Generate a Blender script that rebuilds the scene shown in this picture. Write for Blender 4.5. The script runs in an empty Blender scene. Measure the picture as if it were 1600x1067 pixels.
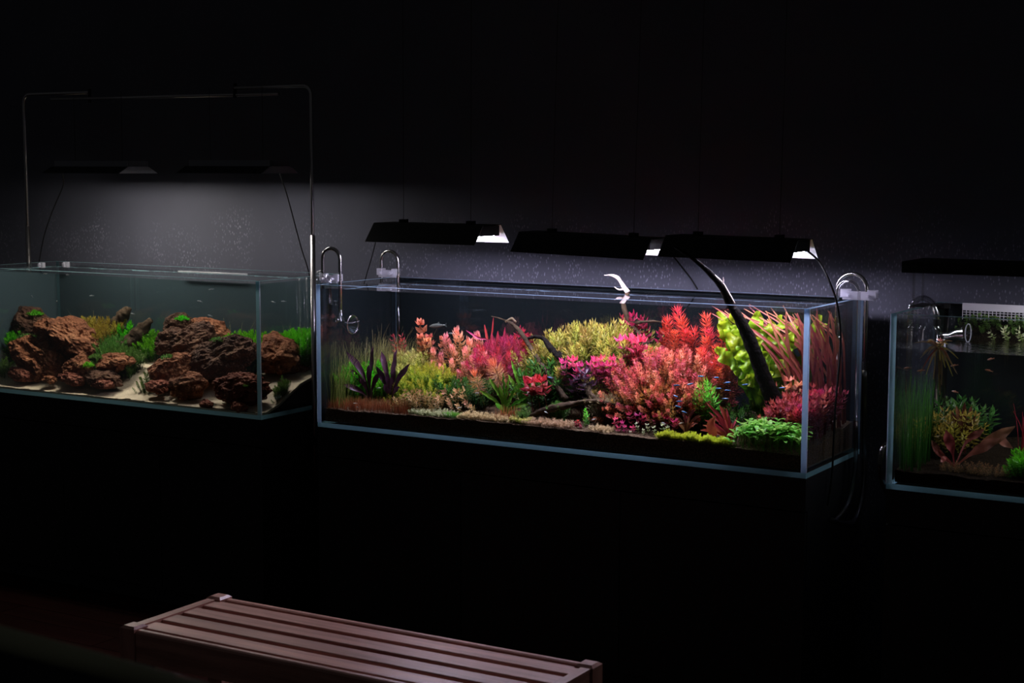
import bpy, bmesh, math, random
import numpy as np
from mathutils import Vector, Matrix, noise

scene = bpy.context.scene
col = scene.collection
PI = math.pi

# ------------------------------------------------------------------ camera
cam_data = bpy.data.cameras.new('camera')
cam = bpy.data.objects.new('camera', cam_data)
col.objects.link(cam)
scene.camera = cam
yaw, pitch, roll = 0.5380, 0.1091, 0.0025
fw = Vector((-math.sin(yaw)*math.cos(pitch), math.cos(yaw)*math.cos(pitch), -math.sin(pitch)))
r0 = Vector((math.cos(yaw), math.sin(yaw), 0)); u0 = r0.cross(fw)
rr = r0*math.cos(roll) + u0*math.sin(roll); uu = u0*math.cos(roll) - r0*math.sin(roll)
m = Matrix((rr, uu, -fw)).transposed().to_4x4()
m.translation = (3.4161, -4.3947, 1.6575)
cam.matrix_world = m
cam_data.sensor_width = 36.0
cam_data.lens = 2486.94/1600*36.0
cam_data.clip_start = 0.05
cam_data.dof.use_dof = True
cam_data.dof.focus_distance = 5.2
cam_data.dof.aperture_fstop = 5.6

# ------------------------------------------------------------------ dim room light and exposure
world = bpy.data.worlds.new('world'); scene.world = world
world.use_nodes = True
bg = world.node_tree.nodes['Background']
bg.inputs['Color'].default_value = (0.92, 0.95, 1.0, 1)
bg.inputs['Strength'].default_value = 0.020
scene.view_settings.view_transform = 'Standard'
scene.view_settings.look = 'None'
scene.view_settings.gamma = 1.0
scene.view_settings.use_curve_mapping = False
scene.view_settings.exposure = 0.0
scene.cycles.transparent_max_bounces = 40
scene.cycles.max_bounces = 8
scene.cycles.caustics_reflective = False
scene.cycles.caustics_refractive = False

Z0 = 0.75            # height of the cabinet tops
YW = 0.62            # face of the back wall
TD = 0.48            # depth of the tanks

# ------------------------------------------------------------------ materials
MATS = {}
def newmat(name):
    mt = bpy.data.materials.new(name); mt.use_nodes = True
    nt = mt.node_tree; nt.nodes.clear()
    out = nt.nodes.new('ShaderNodeOutputMaterial')
    MATS[name] = mt
    return mt, nt, out
def N(nt, kind, **kw):
    n = nt.nodes.new(kind)
    for k, v in kw.items():
        if k in n.inputs: n.inputs[k].default_value = v
        else: setattr(n, k, v)
    return n
def c4(c): return (c[0], c[1], c[2], 1)
def simple(name, color, rough=0.5, metal=0.0, spec=0.5, bump=0, bscale=50, var=0.0, vscale=8):
    mt, nt, out = newmat(name)
    p = N(nt, 'ShaderNodeBsdfPrincipled', Roughness=rough, Metallic=metal)
    p.inputs['Base Color'].default_value = c4(color)
    p.inputs['Specular IOR Level'].default_value = spec
    tc = N(nt, 'ShaderNodeTexCoord')
    if var:
        nz = N(nt, 'ShaderNodeTexNoise', Scale=vscale, Detail=5.0)
        nt.links.new(tc.outputs['Object'], nz.inputs['Vector'])
        rp = N(nt, 'ShaderNodeValToRGB')
        rp.color_ramp.elements[0].position = 0.3; rp.color_ramp.elements[1].position = 0.7
        rp.color_ramp.elements[0].color = c4([x*(1-var) for x in color])
        rp.color_ramp.elements[1].color = c4([min(1, x*(1+var)) for x in color])
        nt.links.new(nz.outputs['Fac'], rp.inputs['Fac'])
        nt.links.new(rp.outputs['Color'], p.inputs['Base Color'])
    if bump:
        nb = N(nt, 'ShaderNodeTexNoise', Scale=bscale, Detail=6.0)
        nt.links.new(tc.outputs['Object'], nb.inputs['Vector'])
        b = N(nt, 'ShaderNodeBump', Strength=bump, Distance=0.01)
        nt.links.new(nb.outputs['Fac'], b.inputs['Height'])
        nt.links.new(b.outputs['Normal'], p.inputs['Normal'])
    nt.links.new(p.outputs[0], out.inputs[0])
    return mt
def clear(name, tint, ior=1.45, rough=0.0, wave=0.0, wscale=20, add=0.0):
    """thin clear sheet: straight-through light plus mirror reflection by Fresnel"""
    mt, nt, out = newmat(name)
    t = N(nt, 'ShaderNodeBsdfTransparent'); t.inputs[0].default_value = c4(tint)
    g = N(nt, 'ShaderNodeBsdfGlossy', Roughness=rough); g.inputs[0].default_value = (1, 1, 1, 1)
    f = N(nt, 'ShaderNodeFresnel', IOR=ior)
    fac = f.outputs[0]
    # the sheet does not bend light, so both of its faces reflect like the outer one
    ge = N(nt, 'ShaderNodeNewGeometry'); mr = N(nt, 'ShaderNodeMapRange')
    mr.inputs[3].default_value = ior; mr.inputs[4].default_value = 1/ior
    nt.links.new(ge.outputs['Backfacing'], mr.inputs[0]); nt.links.new(mr.outputs[0], f.inputs['IOR'])
    if wave:
        tc = N(nt, 'ShaderNodeTexCoord')
        nz = N(nt, 'ShaderNodeTexNoise', Scale=wscale, Detail=2.0)
        nt.links.new(tc.outputs['Object'], nz.inputs['Vector'])
        b = N(nt, 'ShaderNodeBump', Strength=wave, Distance=0.01)
        nt.links.new(nz.outputs['Fac'], b.inputs['Height'])
        nt.links.new(b.outputs['Normal'], g.inputs['Normal'])
        nt.links.new(b.outputs['Normal'], f.inputs['Normal'])
    if add:
        a = N(nt, 'ShaderNodeMath', operation='ADD'); a.use_clamp = True
        a.inputs[1].default_value = add
        nt.links.new(fac, a.inputs[0]); fac = a.outputs[0]
    mx = N(nt, 'ShaderNodeMixShader')
    nt.links.new(fac, mx.inputs[0]); nt.links.new(t.outputs[0], mx.inputs[1]); nt.links.new(g.outputs[0], mx.inputs[2])
    nt.links.new(mx.outputs[0], out.inputs[0])
    return mt
def edgemat(name, color, tr=0.75):
    mt, nt, out = newmat(name)
    d = N(nt, 'ShaderNodeBsdfDiffuse'); d.inputs[0].default_value = c4(color)
    t = N(nt, 'ShaderNodeBsdfTranslucent'); t.inputs[0].default_value = c4(color)
    mx = N(nt, 'ShaderNodeMixShader', Fac=tr)
    nt.links.new(d.outputs[0], mx.inputs[1]); nt.links.new(t.outputs[0], mx.inputs[2])
    g = N(nt, 'ShaderNodeBsdfGlossy', Roughness=0.1)
    mx2 = N(nt, 'ShaderNodeMixShader', Fac=0.05)
    nt.links.new(mx.outputs[0], mx2.inputs[1]); nt.links.new(g.outputs[0], mx2.inputs[2])
    nt.links.new(mx2.outputs[0], out.inputs[0])
    return mt
def leafmat(name, stops, transl=0.35, rough=0.35, vary=0.25, hue=0.02):
    """stops: colours from the foot (0) to the growing tip (1) of a shoot"""
    mt, nt, out = newmat(name)
    at = N(nt, 'ShaderNodeAttribute'); at.attribute_name = 'tip'
    rp = N(nt, 'ShaderNodeValToRGB'); cr = rp.color_ramp
    while len(cr.elements) < len(stops): cr.elements.new(0.5)
    for e, (p, c) in zip(cr.elements, stops): e.position = p; e.color = c4(c)
    nt.links.new(at.outputs['Fac'], rp.inputs['Fac'])
    oi = N(nt, 'ShaderNodeObjectInfo')
    tc = N(nt, 'ShaderNodeTexCoord')
    nz = N(nt, 'ShaderNodeTexNoise', Scale=70.0, Detail=1.0)
    nt.links.new(tc.outputs['Object'], nz.inputs['Vector'])
    m1 = N(nt, 'ShaderNodeMath', operation='ADD')
    nt.links.new(oi.outputs['Random'], m1.inputs[0]); nt.links.new(nz.outputs['Fac'], m1.inputs[1])
    mv = N(nt, 'ShaderNodeMapRange'); mv.inputs[1].default_value = 0.2; mv.inputs[2].default_value = 1.8
    mv.inputs[3].default_value = 1-vary; mv.inputs[4].default_value = 1+vary
    nt.links.new(m1.outputs[0], mv.inputs[0])
    mh = N(nt, 'ShaderNodeMapRange'); mh.inputs[3].default_value = 0.5-hue; mh.inputs[4].default_value = 0.5+hue
    nt.links.new(oi.outputs['Random'], mh.inputs[0])
    hs = N(nt, 'ShaderNodeHueSaturation')
    nt.links.new(mh.outputs[0], hs.inputs['Hue']); nt.links.new(mv.outputs[0], hs.inputs['Value'])
    nt.links.new(rp.outputs['Color'], hs.inputs['Color'])
    p = N(nt, 'ShaderNodeBsdfPrincipled', Roughness=rough); p.inputs['Specular IOR Level'].default_value = 0.25
    t = N(nt, 'ShaderNodeBsdfTranslucent')
    nt.links.new(hs.outputs[0], p.inputs['Base Color']); nt.links.new(hs.outputs[0], t.inputs[0])
    mx = N(nt, 'ShaderNodeMixShader', Fac=transl)
    nt.links.new(p.outputs[0], mx.inputs[1]); nt.links.new(t.outputs[0], mx.inputs[2])
    nt.links.new(mx.outputs[0], out.inputs[0])
    return mt
def emit(name, color, s):
    mt, nt, out = newmat(name)
    e = N(nt, 'ShaderNodeEmission', Strength=s); e.inputs[0].default_value = c4(color)
    nt.links.new(e.outputs[0], out.inputs[0]); return mt
def wood(name, a, b, scale, rough=0.35, axis=0, spec=0.5):
    mt, nt, out = newmat(name)
    tc = N(nt, 'ShaderNodeTexCoord'); oi = N(nt, 'ShaderNodeObjectInfo')
    mp = N(nt, 'ShaderNodeMapping')
    sc = [18, 18, 18]; sc[axis] = 1.2
    mp.inputs['Scale'].default_value = [s*scale for s in sc]
    ad = N(nt, 'ShaderNodeVectorMath', operation='ADD')
    cmb = N(nt, 'ShaderNodeVectorMath', operation='SCALE'); cmb.inputs[0].default_value = (7, 3, 5)
    nt.links.new(oi.outputs['Random'], cmb.inputs['Scale'])
    nt.links.new(tc.outputs['Object'], ad.inputs[0]); nt.links.new(cmb.outputs[0], ad.inputs[1])
    nt.links.new(ad.outputs[0], mp.inputs['Vector'])
    nz = N(nt, 'ShaderNodeTexNoise', Scale=2.0, Detail=6.0, Roughness=0.65)
    nt.links.new(mp.outputs[0], nz.inputs['Vector'])
    rp = N(nt, 'ShaderNodeValToRGB')
    rp.color_ramp.elements[0].position = 0.3; rp.color_ramp.elements[1].position = 0.72
    rp.color_ramp.elements[0].color = c4(a); rp.color_ramp.elements[1].color = c4(b)
    nt.links.new(nz.outputs['Fac'], rp.inputs['Fac'])
    mv = N(nt, 'ShaderNodeMapRange'); mv.inputs[3].default_value = 0.75; mv.inputs[4].default_value = 1.25
    nt.links.new(oi.outputs['Random'], mv.inputs[0])
    hs = N(nt, 'ShaderNodeHueSaturation'); nt.links.new(mv.outputs[0], hs.inputs['Value'])
    nt.links.new(rp.outputs[0], hs.inputs['Color'])
    p = N(nt, 'ShaderNodeBsdfPrincipled', Roughness=rough); p.inputs['Specular IOR Level'].default_value = spec
    nt.links.new(hs.outputs[0], p.inputs['Base Color'])
    b = N(nt, 'ShaderNodeBump', Strength=0.15, Distance=0.004)
    nt.links.new(nz.outputs['Fac'], b.inputs['Height']); nt.links.new(b.outputs['Normal'], p.inputs['Normal'])
    nt.links.new(p.outputs[0], out.inputs[0]); return mt
def rockmat(name, stops, scale):
    mt, nt, out = newmat(name)
    tc = N(nt, 'ShaderNodeTexCoord')
    nz = N(nt, 'ShaderNodeTexNoise', Scale=scale, Detail=8.0, Roughness=0.7)
    nt.links.new(tc.outputs['Object'], nz.inputs['Vector'])
    rp = N(nt, 'ShaderNodeValToRGB'); cr = rp.color_ramp
    while len(cr.elements) < len(stops): cr.elements.new(0.5)
    for e, (p_, c) in zip(cr.elements, stops): e.position = p_; e.color = c4(c)
    nt.links.new(nz.outputs['Fac'], rp.inputs['Fac'])
    oi = N(nt, 'ShaderNodeObjectInfo')
    mv = N(nt, 'ShaderNodeMapRange'); mv.inputs[3].default_value = 0.7; mv.inputs[4].default_value = 1.25
    nt.links.new(oi.outputs['Random'], mv.inputs[0])
    hs = N(nt, 'ShaderNodeHueSaturation'); nt.links.new(mv.outputs[0], hs.inputs['Value']); nt.links.new(rp.outputs[0], hs.inputs['Color'])
    vo = N(nt, 'ShaderNodeTexVoronoi', Scale=scale*6)
    nt.links.new(tc.outputs['Object'], vo.inputs['Vector'])
    n2 = N(nt, 'ShaderNodeTexNoise', Scale=scale*11, Detail=6.0)
    nt.links.new(tc.outputs['Object'], n2.inputs['Vector'])
    ad = N(nt, 'ShaderNodeMath', operation='ADD')
    nt.links.new(vo.outputs['Distance'], ad.inputs[0]); nt.links.new(n2.outputs['Fac'], ad.inputs[1])
    p = N(nt, 'ShaderNodeBsdfPrincipled', Roughness=0.75); p.inputs['Specular IOR Level'].default_value = 0.2
    b = N(nt, 'ShaderNodeBump', Strength=1.0, Distance=0.006)
    nt.links.new(ad.outputs[0], b.inputs['Height']); nt.links.new(b.outputs['Normal'], p.inputs['Normal'])
    nt.links.new(hs.outputs[0], p.inputs['Base Color']); nt.links.new(p.outputs[0], out.inputs[0]); return mt
def wallmat():
    mt, nt, out = newmat('charcoal_wall_paint')
    tc = N(nt, 'ShaderNodeTexCoord')
    n1 = N(nt, 'ShaderNodeTexNoise', Scale=3.0, Detail=5.0)
    nt.links.new(tc.outputs['Object'], n1.inputs['Vector'])
    rp = N(nt, 'ShaderNodeValToRGB')
    rp.color_ramp.elements[0].position = 0.3; rp.color_ramp.elements[1].position = 0.7
    rp.color_ramp.elements[0].color = (0.054, 0.056, 0.074, 1); rp.color_ramp.elements[1].color = (0.066, 0.068, 0.090, 1)
    nt.links.new(n1.outputs['Fac'], rp.inputs['Fac'])
    # splash dirt and lamp-lit bumps painted as pale flecks, fading out above the lamps
    mp = N(nt, 'ShaderNodeMapping'); mp.inputs['Scale'].default_value = (1, 1, 0.45)
    nt.links.new(tc.outputs['Object'], mp.inputs['Vector'])
    vo = N(nt, 'ShaderNodeTexVoronoi', Scale=140.0); vo.inputs['Randomness'].default_value = 1.0
    nt.links.new(mp.outputs[0], vo.inputs['Vector'])
    lt = N(nt, 'ShaderNodeMapRange'); lt.inputs[1].default_value = 0.40; lt.inputs[2].default_value = 0.10
    lt.inputs[3].default_value = 0.0; lt.inputs[4].default_value = 1.0
    nt.links.new(vo.outputs['Distance'], lt.inputs[0])
    n2 = N(nt, 'ShaderNodeTexNoise', Scale=5.0, Detail=3.0)
    nt.links.new(tc.outputs['Object'], n2.inputs['Vector'])
    g2 = N(nt, 'ShaderNodeMapRange'); g2.inputs[1].default_value = 0.43; g2.inputs[2].default_value = 0.66
    nt.links.new(n2.outputs['Fac'], g2.inputs[0])
    sx = N(nt, 'ShaderNodeSeparateXYZ'); nt.links.new(vo.outputs['Color'], sx.inputs[0])
    th = N(nt, 'ShaderNodeMath', operation='GREATER_THAN'); th.inputs[1].default_value = 0.25
    nt.links.new(sx.outputs[0], th.inputs[0])
    sp = N(nt, 'ShaderNodeSeparateXYZ'); nt.links.new(tc.outputs['Object'], sp.inputs[0])
    gx = N(nt, 'ShaderNodeMapRange'); gx.inputs[1].default_value = -0.5; gx.inputs[2].default_value = 0.6
    gx.inputs[3].default_value = 0.0; gx.inputs[4].default_value = 0.12
    nt.links.new(sp.outputs[0], gx.inputs[0])
    ga = N(nt, 'ShaderNodeMath', operation='ADD'); nt.links.new(n2.outputs['Fac'], ga.inputs[0]); nt.links.new(gx.outputs[0], ga.inputs[1])
    gz_ = N(nt, 'ShaderNodeMapRange'); gz_.inputs[1].default_value = 1.75; gz_.inputs[2].default_value = 1.40
    gz_.inputs[3].default_value = 0.0; gz_.inputs[4].default_value = 1.0
    nt.links.new(sp.outputs[2], gz_.inputs[0])
    gm = N(nt, 'ShaderNodeMath', operation='MULTIPLY'); nt.links.new(ga.outputs[0], gm.inputs[0]); nt.links.new(gz_.outputs[0], gm.inputs[1])
    nt.links.new(gm.outputs[0], g2.inputs[0])
    a = N(nt, 'ShaderNodeMath', operation='MULTIPLY'); nt.links.new(lt.outputs[0], a.inputs[0]); nt.links.new(g2.outputs[0], a.inputs[1])
    a2 = N(nt, 'ShaderNodeMath', operation='MULTIPLY'); nt.links.new(a.outputs[0], a2.inputs[0]); nt.links.new(th.outputs[0], a2.inputs[1])
    mx = N(nt, 'ShaderNodeMix'); mx.data_type = 'RGBA'
    nt.links.new(a2.outputs[0], mx.inputs[0]); nt.links.new(rp.outputs[0], mx.inputs[6]); mx.inputs[7].default_value = (0.19, 0.195, 0.245, 1)
    p = N(nt, 'ShaderNodeBsdfPrincipled', Roughness=0.7); p.inputs['Specular IOR Level'].default_value = 0.25
    nt.links.new(mx.outputs[2], p.inputs['Base Color'])
    nt.links.new(p.outputs[0], out.inputs[0]); return mt

wallmat()
simple('black_laminate', (0.012, 0.012, 0.013), 0.6, spec=0.3)
simple('black_metal', (0.006, 0.006, 0.006), 0.5, spec=0.2)
simple('dark_heatsink', (0.16, 0.16, 0.18), 0.5, metal=0.2)
simple('white_reflector', (0.8, 0.8, 0.82), 0.4)
simple('steel', (0.42, 0.40, 0.40), 0.22, metal=1.0)
simple('black_rubber', (0.006, 0.006, 0.006), 0.7, spec=0.1)
simple('pole_steel', (0.30, 0.28, 0.28), 0.28, metal=1.0)
simple('grey_plastic', (0.35, 0.35, 0.38), 0.4)
simple('white_plastic', (0.55, 0.53, 0.58), 0.5)
simple('soil', (0.11, 0.075, 0.045), 0.95, spec=0.05, bump=0.9, bscale=220, var=0.6, vscale=200)
simple('dark_soil', (0.016, 0.011, 0.007), 0.95, spec=0.03, bump=0.9, bscale=220, var=0.5, vscale=200)
simple('sand', (0.62, 0.50, 0.35), 0.9, bump=0.25, bscale=350, var=0.25, vscale=260)
simple('film_black', (0.0025, 0.0045, 0.006), 0.8, spec=0.1)
simple('film_teal', (0.045, 0.066, 0.075), 0.8, spec=0.1)
simple('dark_edge', (0.22, 0.22, 0.13), 0.6)
clear('glass', (0.985, 0.995, 0.993))
clear('glass_pipe', (0.88, 0.88, 0.88), ior=1.6, rough=0.02, add=0.10)
clear('glass_bright', (0.80, 0.80, 0.82), ior=1.6, rough=0.04, add=0.20)
clear('clear_acrylic', (0.80, 0.80, 0.84), ior=1.5, rough=0.15, add=0.16)
def frosted(name, color, tr=0.35):
    mt, nt, out = newmat(name)
    d = N(nt, 'ShaderNodeBsdfPrincipled', Roughness=0.2); d.inputs['Base Color'].default_value = c4(color)
    t = N(nt, 'ShaderNodeBsdfTranslucent'); t.inputs[0].default_value = c4(color)
    x = N(nt, 'ShaderNodeBsdfTransparent')
    m1 = N(nt, 'ShaderNodeMixShader', Fac=0.5); m2 = N(nt, 'ShaderNodeMixShader', Fac=tr)
    nt.links.new(d.outputs[0], m1.inputs[1]); nt.links.new(t.outputs[0], m1.inputs[2])
    nt.links.new(m1.outputs[0], m2.inputs[1]); nt.links.new(x.outputs[0], m2.inputs[2])
    nt.links.new(m2.outputs[0], out.inputs[0])
frosted('frosted_acrylic', (0.72, 0.71, 0.80), 0.4)
clear('hose', (0.42, 0.38, 0.34), ior=1.45, rough=0.1, add=0.03)
clear('water_top', (0.97, 0.985, 0.985), ior=1.33, wave=0.05, wscale=9)
clear('water_side', (0.985, 0.995, 1.0), ior=1.02)
clear('water_ripple', (0.97, 0.985, 0.985), ior=1.33, wave=0.35, wscale=45)
edgemat('edge_blue', (0.34, 0.50, 0.70))
edgemat('edge_teal', (0.26, 0.45, 0.50))
edgemat('edge_guided_glow', (0.34, 0.66, 0.76), 0.4)  # raised teal stands in for light guided to the bottom glass edge
edgemat('edge_bright', (0.75, 0.80, 0.88))
emit('led_violet', (0.82, 0.77, 1.0), 60.0)
emit('led_white', (1.0, 0.94, 0.84), 70.0)
emit('led_white_low', (1.0, 0.95, 0.92), 28.0)
emit('led_dim', (0.95, 0.92, 1.0), 9.0)
wood('bench_wood', (0.22, 0.088, 0.068), (0.54, 0.26, 0.20), 1.0, 0.32, axis=0)
wood('bench_wood_cross', (0.22, 0.088, 0.068), (0.54, 0.26, 0.20), 1.0, 0.32, axis=1)
wood('bench_wood_post', (0.22, 0.088, 0.068), (0.54, 0.26, 0.20), 1.0, 0.32, axis=2)
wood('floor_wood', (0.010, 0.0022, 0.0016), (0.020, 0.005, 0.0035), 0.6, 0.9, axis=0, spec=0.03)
simple('driftwood_dark', (0.006, 0.004, 0.0035), 0.85, spec=0.08, bump=0.8, bscale=60, var=0.6, vscale=40)
simple('driftwood_brown', (0.055, 0.036, 0.022), 0.9, spec=0.08, bump=0.8, bscale=60, var=0.6, vscale=30)
simple('driftwood_pale', (0.55, 0.45, 0.42), 0.7, bump=0.6, bscale=60, var=0.3, vscale=30)
rockmat('lava', [(0.3, (0.05, 0.016, 0.008)), (0.5, (0.22, 0.075, 0.032)), (0.68, (0.42, 0.18, 0.085))], 14)
rockmat('lava_dark', [(0.3, (0.022, 0.011, 0.007)), (0.5, (0.085, 0.036, 0.02)), (0.68, (0.17, 0.085, 0.045))], 14)
rockmat('lava_red', [(0.3, (0.06, 0.015, 0.009)), (0.5, (0.24, 0.07, 0.04)), (0.68, (0.40, 0.15, 0.09))], 16)
simple('fish_body', (0.25, 0.27, 0.28), 0.3, spec=0.8)
simple('fish_dark', (0.06, 0.07, 0.06), 0.35, spec=0.7)
simple('fish_blue', (0.03, 0.35, 0.95), 0.25, spec=0.8)
simple('fish_white', (0.75, 0.75, 0.7), 0.3)
simple('fish_orange', (0.35, 0.14, 0.07), 0.35)

# ------------------------------------------------------------------ mesh helpers
def origin(o):
    v = Vector((0, 0, 0))
    while o is not None:
        v += o.location; o = o.parent
    return v
class MB:
    def __init__(self): self.v = []; self.f = []; self.mi = []; self.tip = []
    def add(self, vs, fs, mi=0, tip=None):
        b = len(self.v); self.v.extend([tuple(p) for p in vs])
        for f in fs: self.f.append(tuple(i+b for i in f)); self.mi.append(mi)
        self.tip.extend(tip if tip is not None else [0.5]*len(vs))
        return self
    def box(self, lo, hi, mi=0, faces=None):
        x0, y0, z0 = lo; x1, y1, z1 = hi
        v = [(x0,y0,z0),(x1,y0,z0),(x1,y1,z0),(x0,y1,z0),(x0,y0,z1),(x1,y0,z1),(x1,y1,z1),(x0,y1,z1)]
        f = [(0,3,2,1),(4,5,6,7),(0,1,5,4),(1,2,6,5),(2,3,7,6),(3,0,4,7)]   # -z +z -y +x +y -x
        b = len(self.v); self.v.extend(v); self.tip.extend([0.5]*8)
        for k, q in enumerate(f):
            self.f.append(tuple(i+b for i in q)); self.mi.append(faces[k] if faces else mi)
        return self
    def tube(self, pts, r, n=8, mi=0, caps=True, tip=None):
        pts = [Vector(p) for p in pts]; k = len(pts)
        rs = r if isinstance(r, (list, tuple)) else [r]*k
        t0 = (pts[1]-pts[0]).normalized()
        ref = Vector((0, 0, 1)) if abs(t0.z) < 0.9 else Vector((1, 0, 0))
        nrm = t0.cross(ref).normalized(); vs = []
        for i, p in enumerate(pts):
            t = (pts[min(i+1, k-1)]-pts[max(i-1, 0)]).normalized()
            nrm = (nrm - t*nrm.dot(t)).normalized(); bn = t.cross(nrm)
            for j in range(n):
                a = 2*PI*j/n
                vs.append(p + (nrm*math.cos(a)+bn*math.sin(a))*rs[i])
        fs = [(i*n+j, i*n+(j+1) % n, (i+1)*n+(j+1) % n, (i+1)*n+j) for i in range(k-1) for j in range(n)]
        if caps: fs += [tuple(range(n-1, -1, -1)), tuple((k-1)*n+j for j in range(n))]
        tp = None
        if tip is not None: tp = [tip[i] for i in range(k) for j in range(n)]
        return self.add(vs, fs, mi, tp)
    def build(self, name, mats, parent=None, smooth=False, loc=None):
        me = bpy.data.meshes.new(name)
        o_ = origin(parent) if parent else Vector(loc or (0, 0, 0))
        me.from_pydata([(p[0]-o_.x, p[1]-o_.y, p[2]-o_.z) for p in self.v], [], self.f)
        if isinstance(mats, str): mats = [mats]
        for q in mats: me.materials.append(MATS[q])
        if len(mats) > 1: me.polygons.foreach_set('material_index', self.mi)
        if smooth: me.polygons.foreach_set('use_smooth', [True]*len(self.f))
        a = me.attributes.new('tip', 'FLOAT', 'POINT'); a.data.foreach_set('value', self.tip)
        me.update()
        ob = bpy.data.objects.new(name, me); col.objects.link(ob)
        if parent: ob.parent = parent
        else: ob.location = o_
        return ob
def tag(o, label, cat, group=None, kind=None):
    o['label'] = label; o['category'] = cat
    if group: o['group'] = group
    if kind: o['kind'] = kind
    return o
def struct(o, label=None, cat=None):
    o['kind'] = 'structure'
    if label: o['label'] = label
    if cat: o['category'] = cat
    return o
def thing(name, label, cat, loc, group=None):
    o = bpy.data.objects.new(name, None); col.objects.link(o); o.location = loc
    o.empty_display_size = 0.05
    return tag(o, label, cat, group)
def inst(ob, parent, loc, rz=0, rx=0, ry=0, s=1.0, name=None):
    c = bpy.data.objects.new(name or ob.name.split('.')[0], ob.data if hasattr(ob, 'data') else ob)
    col.objects.link(c)
    c.location = Vector(loc)-(origin(parent) if parent else Vector((0, 0, 0)))
    c.rotation_euler = (rx, ry, rz)
    c.scale = (s, s, s) if not isinstance(s, (tuple, list)) else s
    if parent: c.parent = parent
    return c
def smooth(pts, n=6):
    P = [Vector(p) for p in pts]; P = [P[0]*2-P[1]]+P+[P[-1]*2-P[-2]]; o = []
    for i in range(1, len(P)-2):
        a, b, c, d = P[i-1:i+3]
        for k in range(n):
            t = k/n
            o.append(0.5*((2*b)+(c-a)*t+(2*a-5*b+4*c-d)*t*t+(3*b-a-3*c+d)*t**3))
    o.append(P[-2]); return o
def lerp_list(vals, n):
    o = []
    for i in range(n):
        t = i/(n-1)*(len(vals)-1); k = min(int(t), len(vals)-2); o.append(vals[k]+(vals[k+1]-vals[k])*(t-k))
    return o

# ------------------------------------------------------------------ the setting
w = MB().box((-5, YW, 0), (6, YW+0.1, 3.2)).build('wall_back', 'charcoal_wall_paint')
struct(w, 'charcoal painted wall behind the three tanks', 'wall')
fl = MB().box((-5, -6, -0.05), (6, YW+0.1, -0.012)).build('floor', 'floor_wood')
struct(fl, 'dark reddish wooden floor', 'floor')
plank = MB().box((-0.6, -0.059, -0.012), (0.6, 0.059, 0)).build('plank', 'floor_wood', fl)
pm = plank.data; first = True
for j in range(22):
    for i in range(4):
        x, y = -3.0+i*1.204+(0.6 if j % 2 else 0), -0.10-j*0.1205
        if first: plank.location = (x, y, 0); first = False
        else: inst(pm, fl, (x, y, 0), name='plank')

# ------------------------------------------------------------------ cabinets
def cabinet(label, x0, x1, y0, y1, seams):
    t = thing('aquarium_cabinet', label, 'cabinet', ((x0+x1)/2, (y0+y1)/2, 0))
    MB().box((x0, y0+0.018, 0.0), (x1, y1, Z0)).build('body', 'black_laminate', t)
    MB().box((x0, y0, 0.650), (x1, y0+0.018, Z0)).build('top_rail', 'black_laminate', t)
    xs = [x0]+seams+[x1]
    for a, b in zip(xs, xs[1:]):
        MB().box((a+0.0015, y0, 0.06), (b-0.0015, y0+0.018, 0.646)).build('door', 'black_laminate', t)
    MB().box((x0+0.02, y0+0.03, 0.0), (x1-0.02, y0+0.04, 0.06)).build('plinth', 'black_laminate', t)
cabinet('matt black cabinet under the rocky tank', -1.79, -0.2626, 0.01, 0.49, [-1.272, -0.76])
cabinet('matt black three-door cabinet under the long planted tank', 0.0, 1.8, 0.0, 0.49, [0.596, 1.19])
cabinet('matt black cabinet under the dim tank at the right edge', 2.046, 3.25, -0.0185, 0.47, [2.646])

# ------------------------------------------------------------------ tanks
def tank(label, x0, x1, y0, y1, edge, film, water_z, wmat='water_top', wlabel='', th=0.017, h=0.5, side=None, film_z=None):
    z = Z0; t = thing('fish_tank', label, 'fish tank', ((x0+x1)/2, (y0+y1)/2, z))
    E_, D_ = 1, 2
    mats = ['glass', edge, 'edge_guided_glow']
    MB().box((x0, y0, z), (x1, y1, z+0.016), faces=[2, 0, 2, 2, 2, 2]).build('bottom_pane', mats, t)
    zb = z+0.016
    MB().box((x0, y0, zb), (x0+th, y1, z+h), faces=[0, 1, 1, 0, 1, 0]).build('side_pane', mats, t)
    MB().box((x1-th, y0, zb), (x1, y1, z+h), faces=[0, 1, 1, 0, 1, 0]).build('side_pane', mats, t)
    MB().box((x0+th, y0, zb), (x1-th, y0+th, z+h), faces=[0, 1, 0, 0, 0, 0]).build('front_pane', mats, t)
    MB().box((x0+th, y1-th, zb), (x1-th, y1, z+h), faces=[0, 1, 0, 0, 0, 0]).build('back_pane', mats, t)
    for xx in (x0, x1): MB().box((xx-0.0012, y0-0.0006, zb), (xx+0.0008, y0+0.0035, z+h)).build('bevel', 'edge_bright', t)
    if film: MB().box((x0, y1+0.001, zb), (x1, y1+0.003, film_z or z+h-0.004)).build('back_or_added_film', film, t)
    if side: MB().box((x0-0.003, y0+0.02, zb), (x0-0.001, y1+0.001, water_z-0.004)).build('back_or_added_film', side, t)  # sheet added to darken the view through the side pane
    g = 0.0006
    wt = MB().box((x0+th+g, y0+th+g, zb+0.002), (x1-th-g, y1-th-g, water_z), faces=[1, 0, 1, 1, 1, 1])
    o = wt.build('tank_water', [wmat, 'water_side'], None, loc=((x0+x1)/2, (y0+y1)/2, zb))
    tag(o, wlabel, 'water')
    return t
tank('long rimless glass tank full of red and green plants', 0.0, 1.8, 0.0, TD, 'edge_blue', 'film_black', Z0+0.487, side='film_black',
     wlabel='still clear water in the long planted tank')
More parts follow.
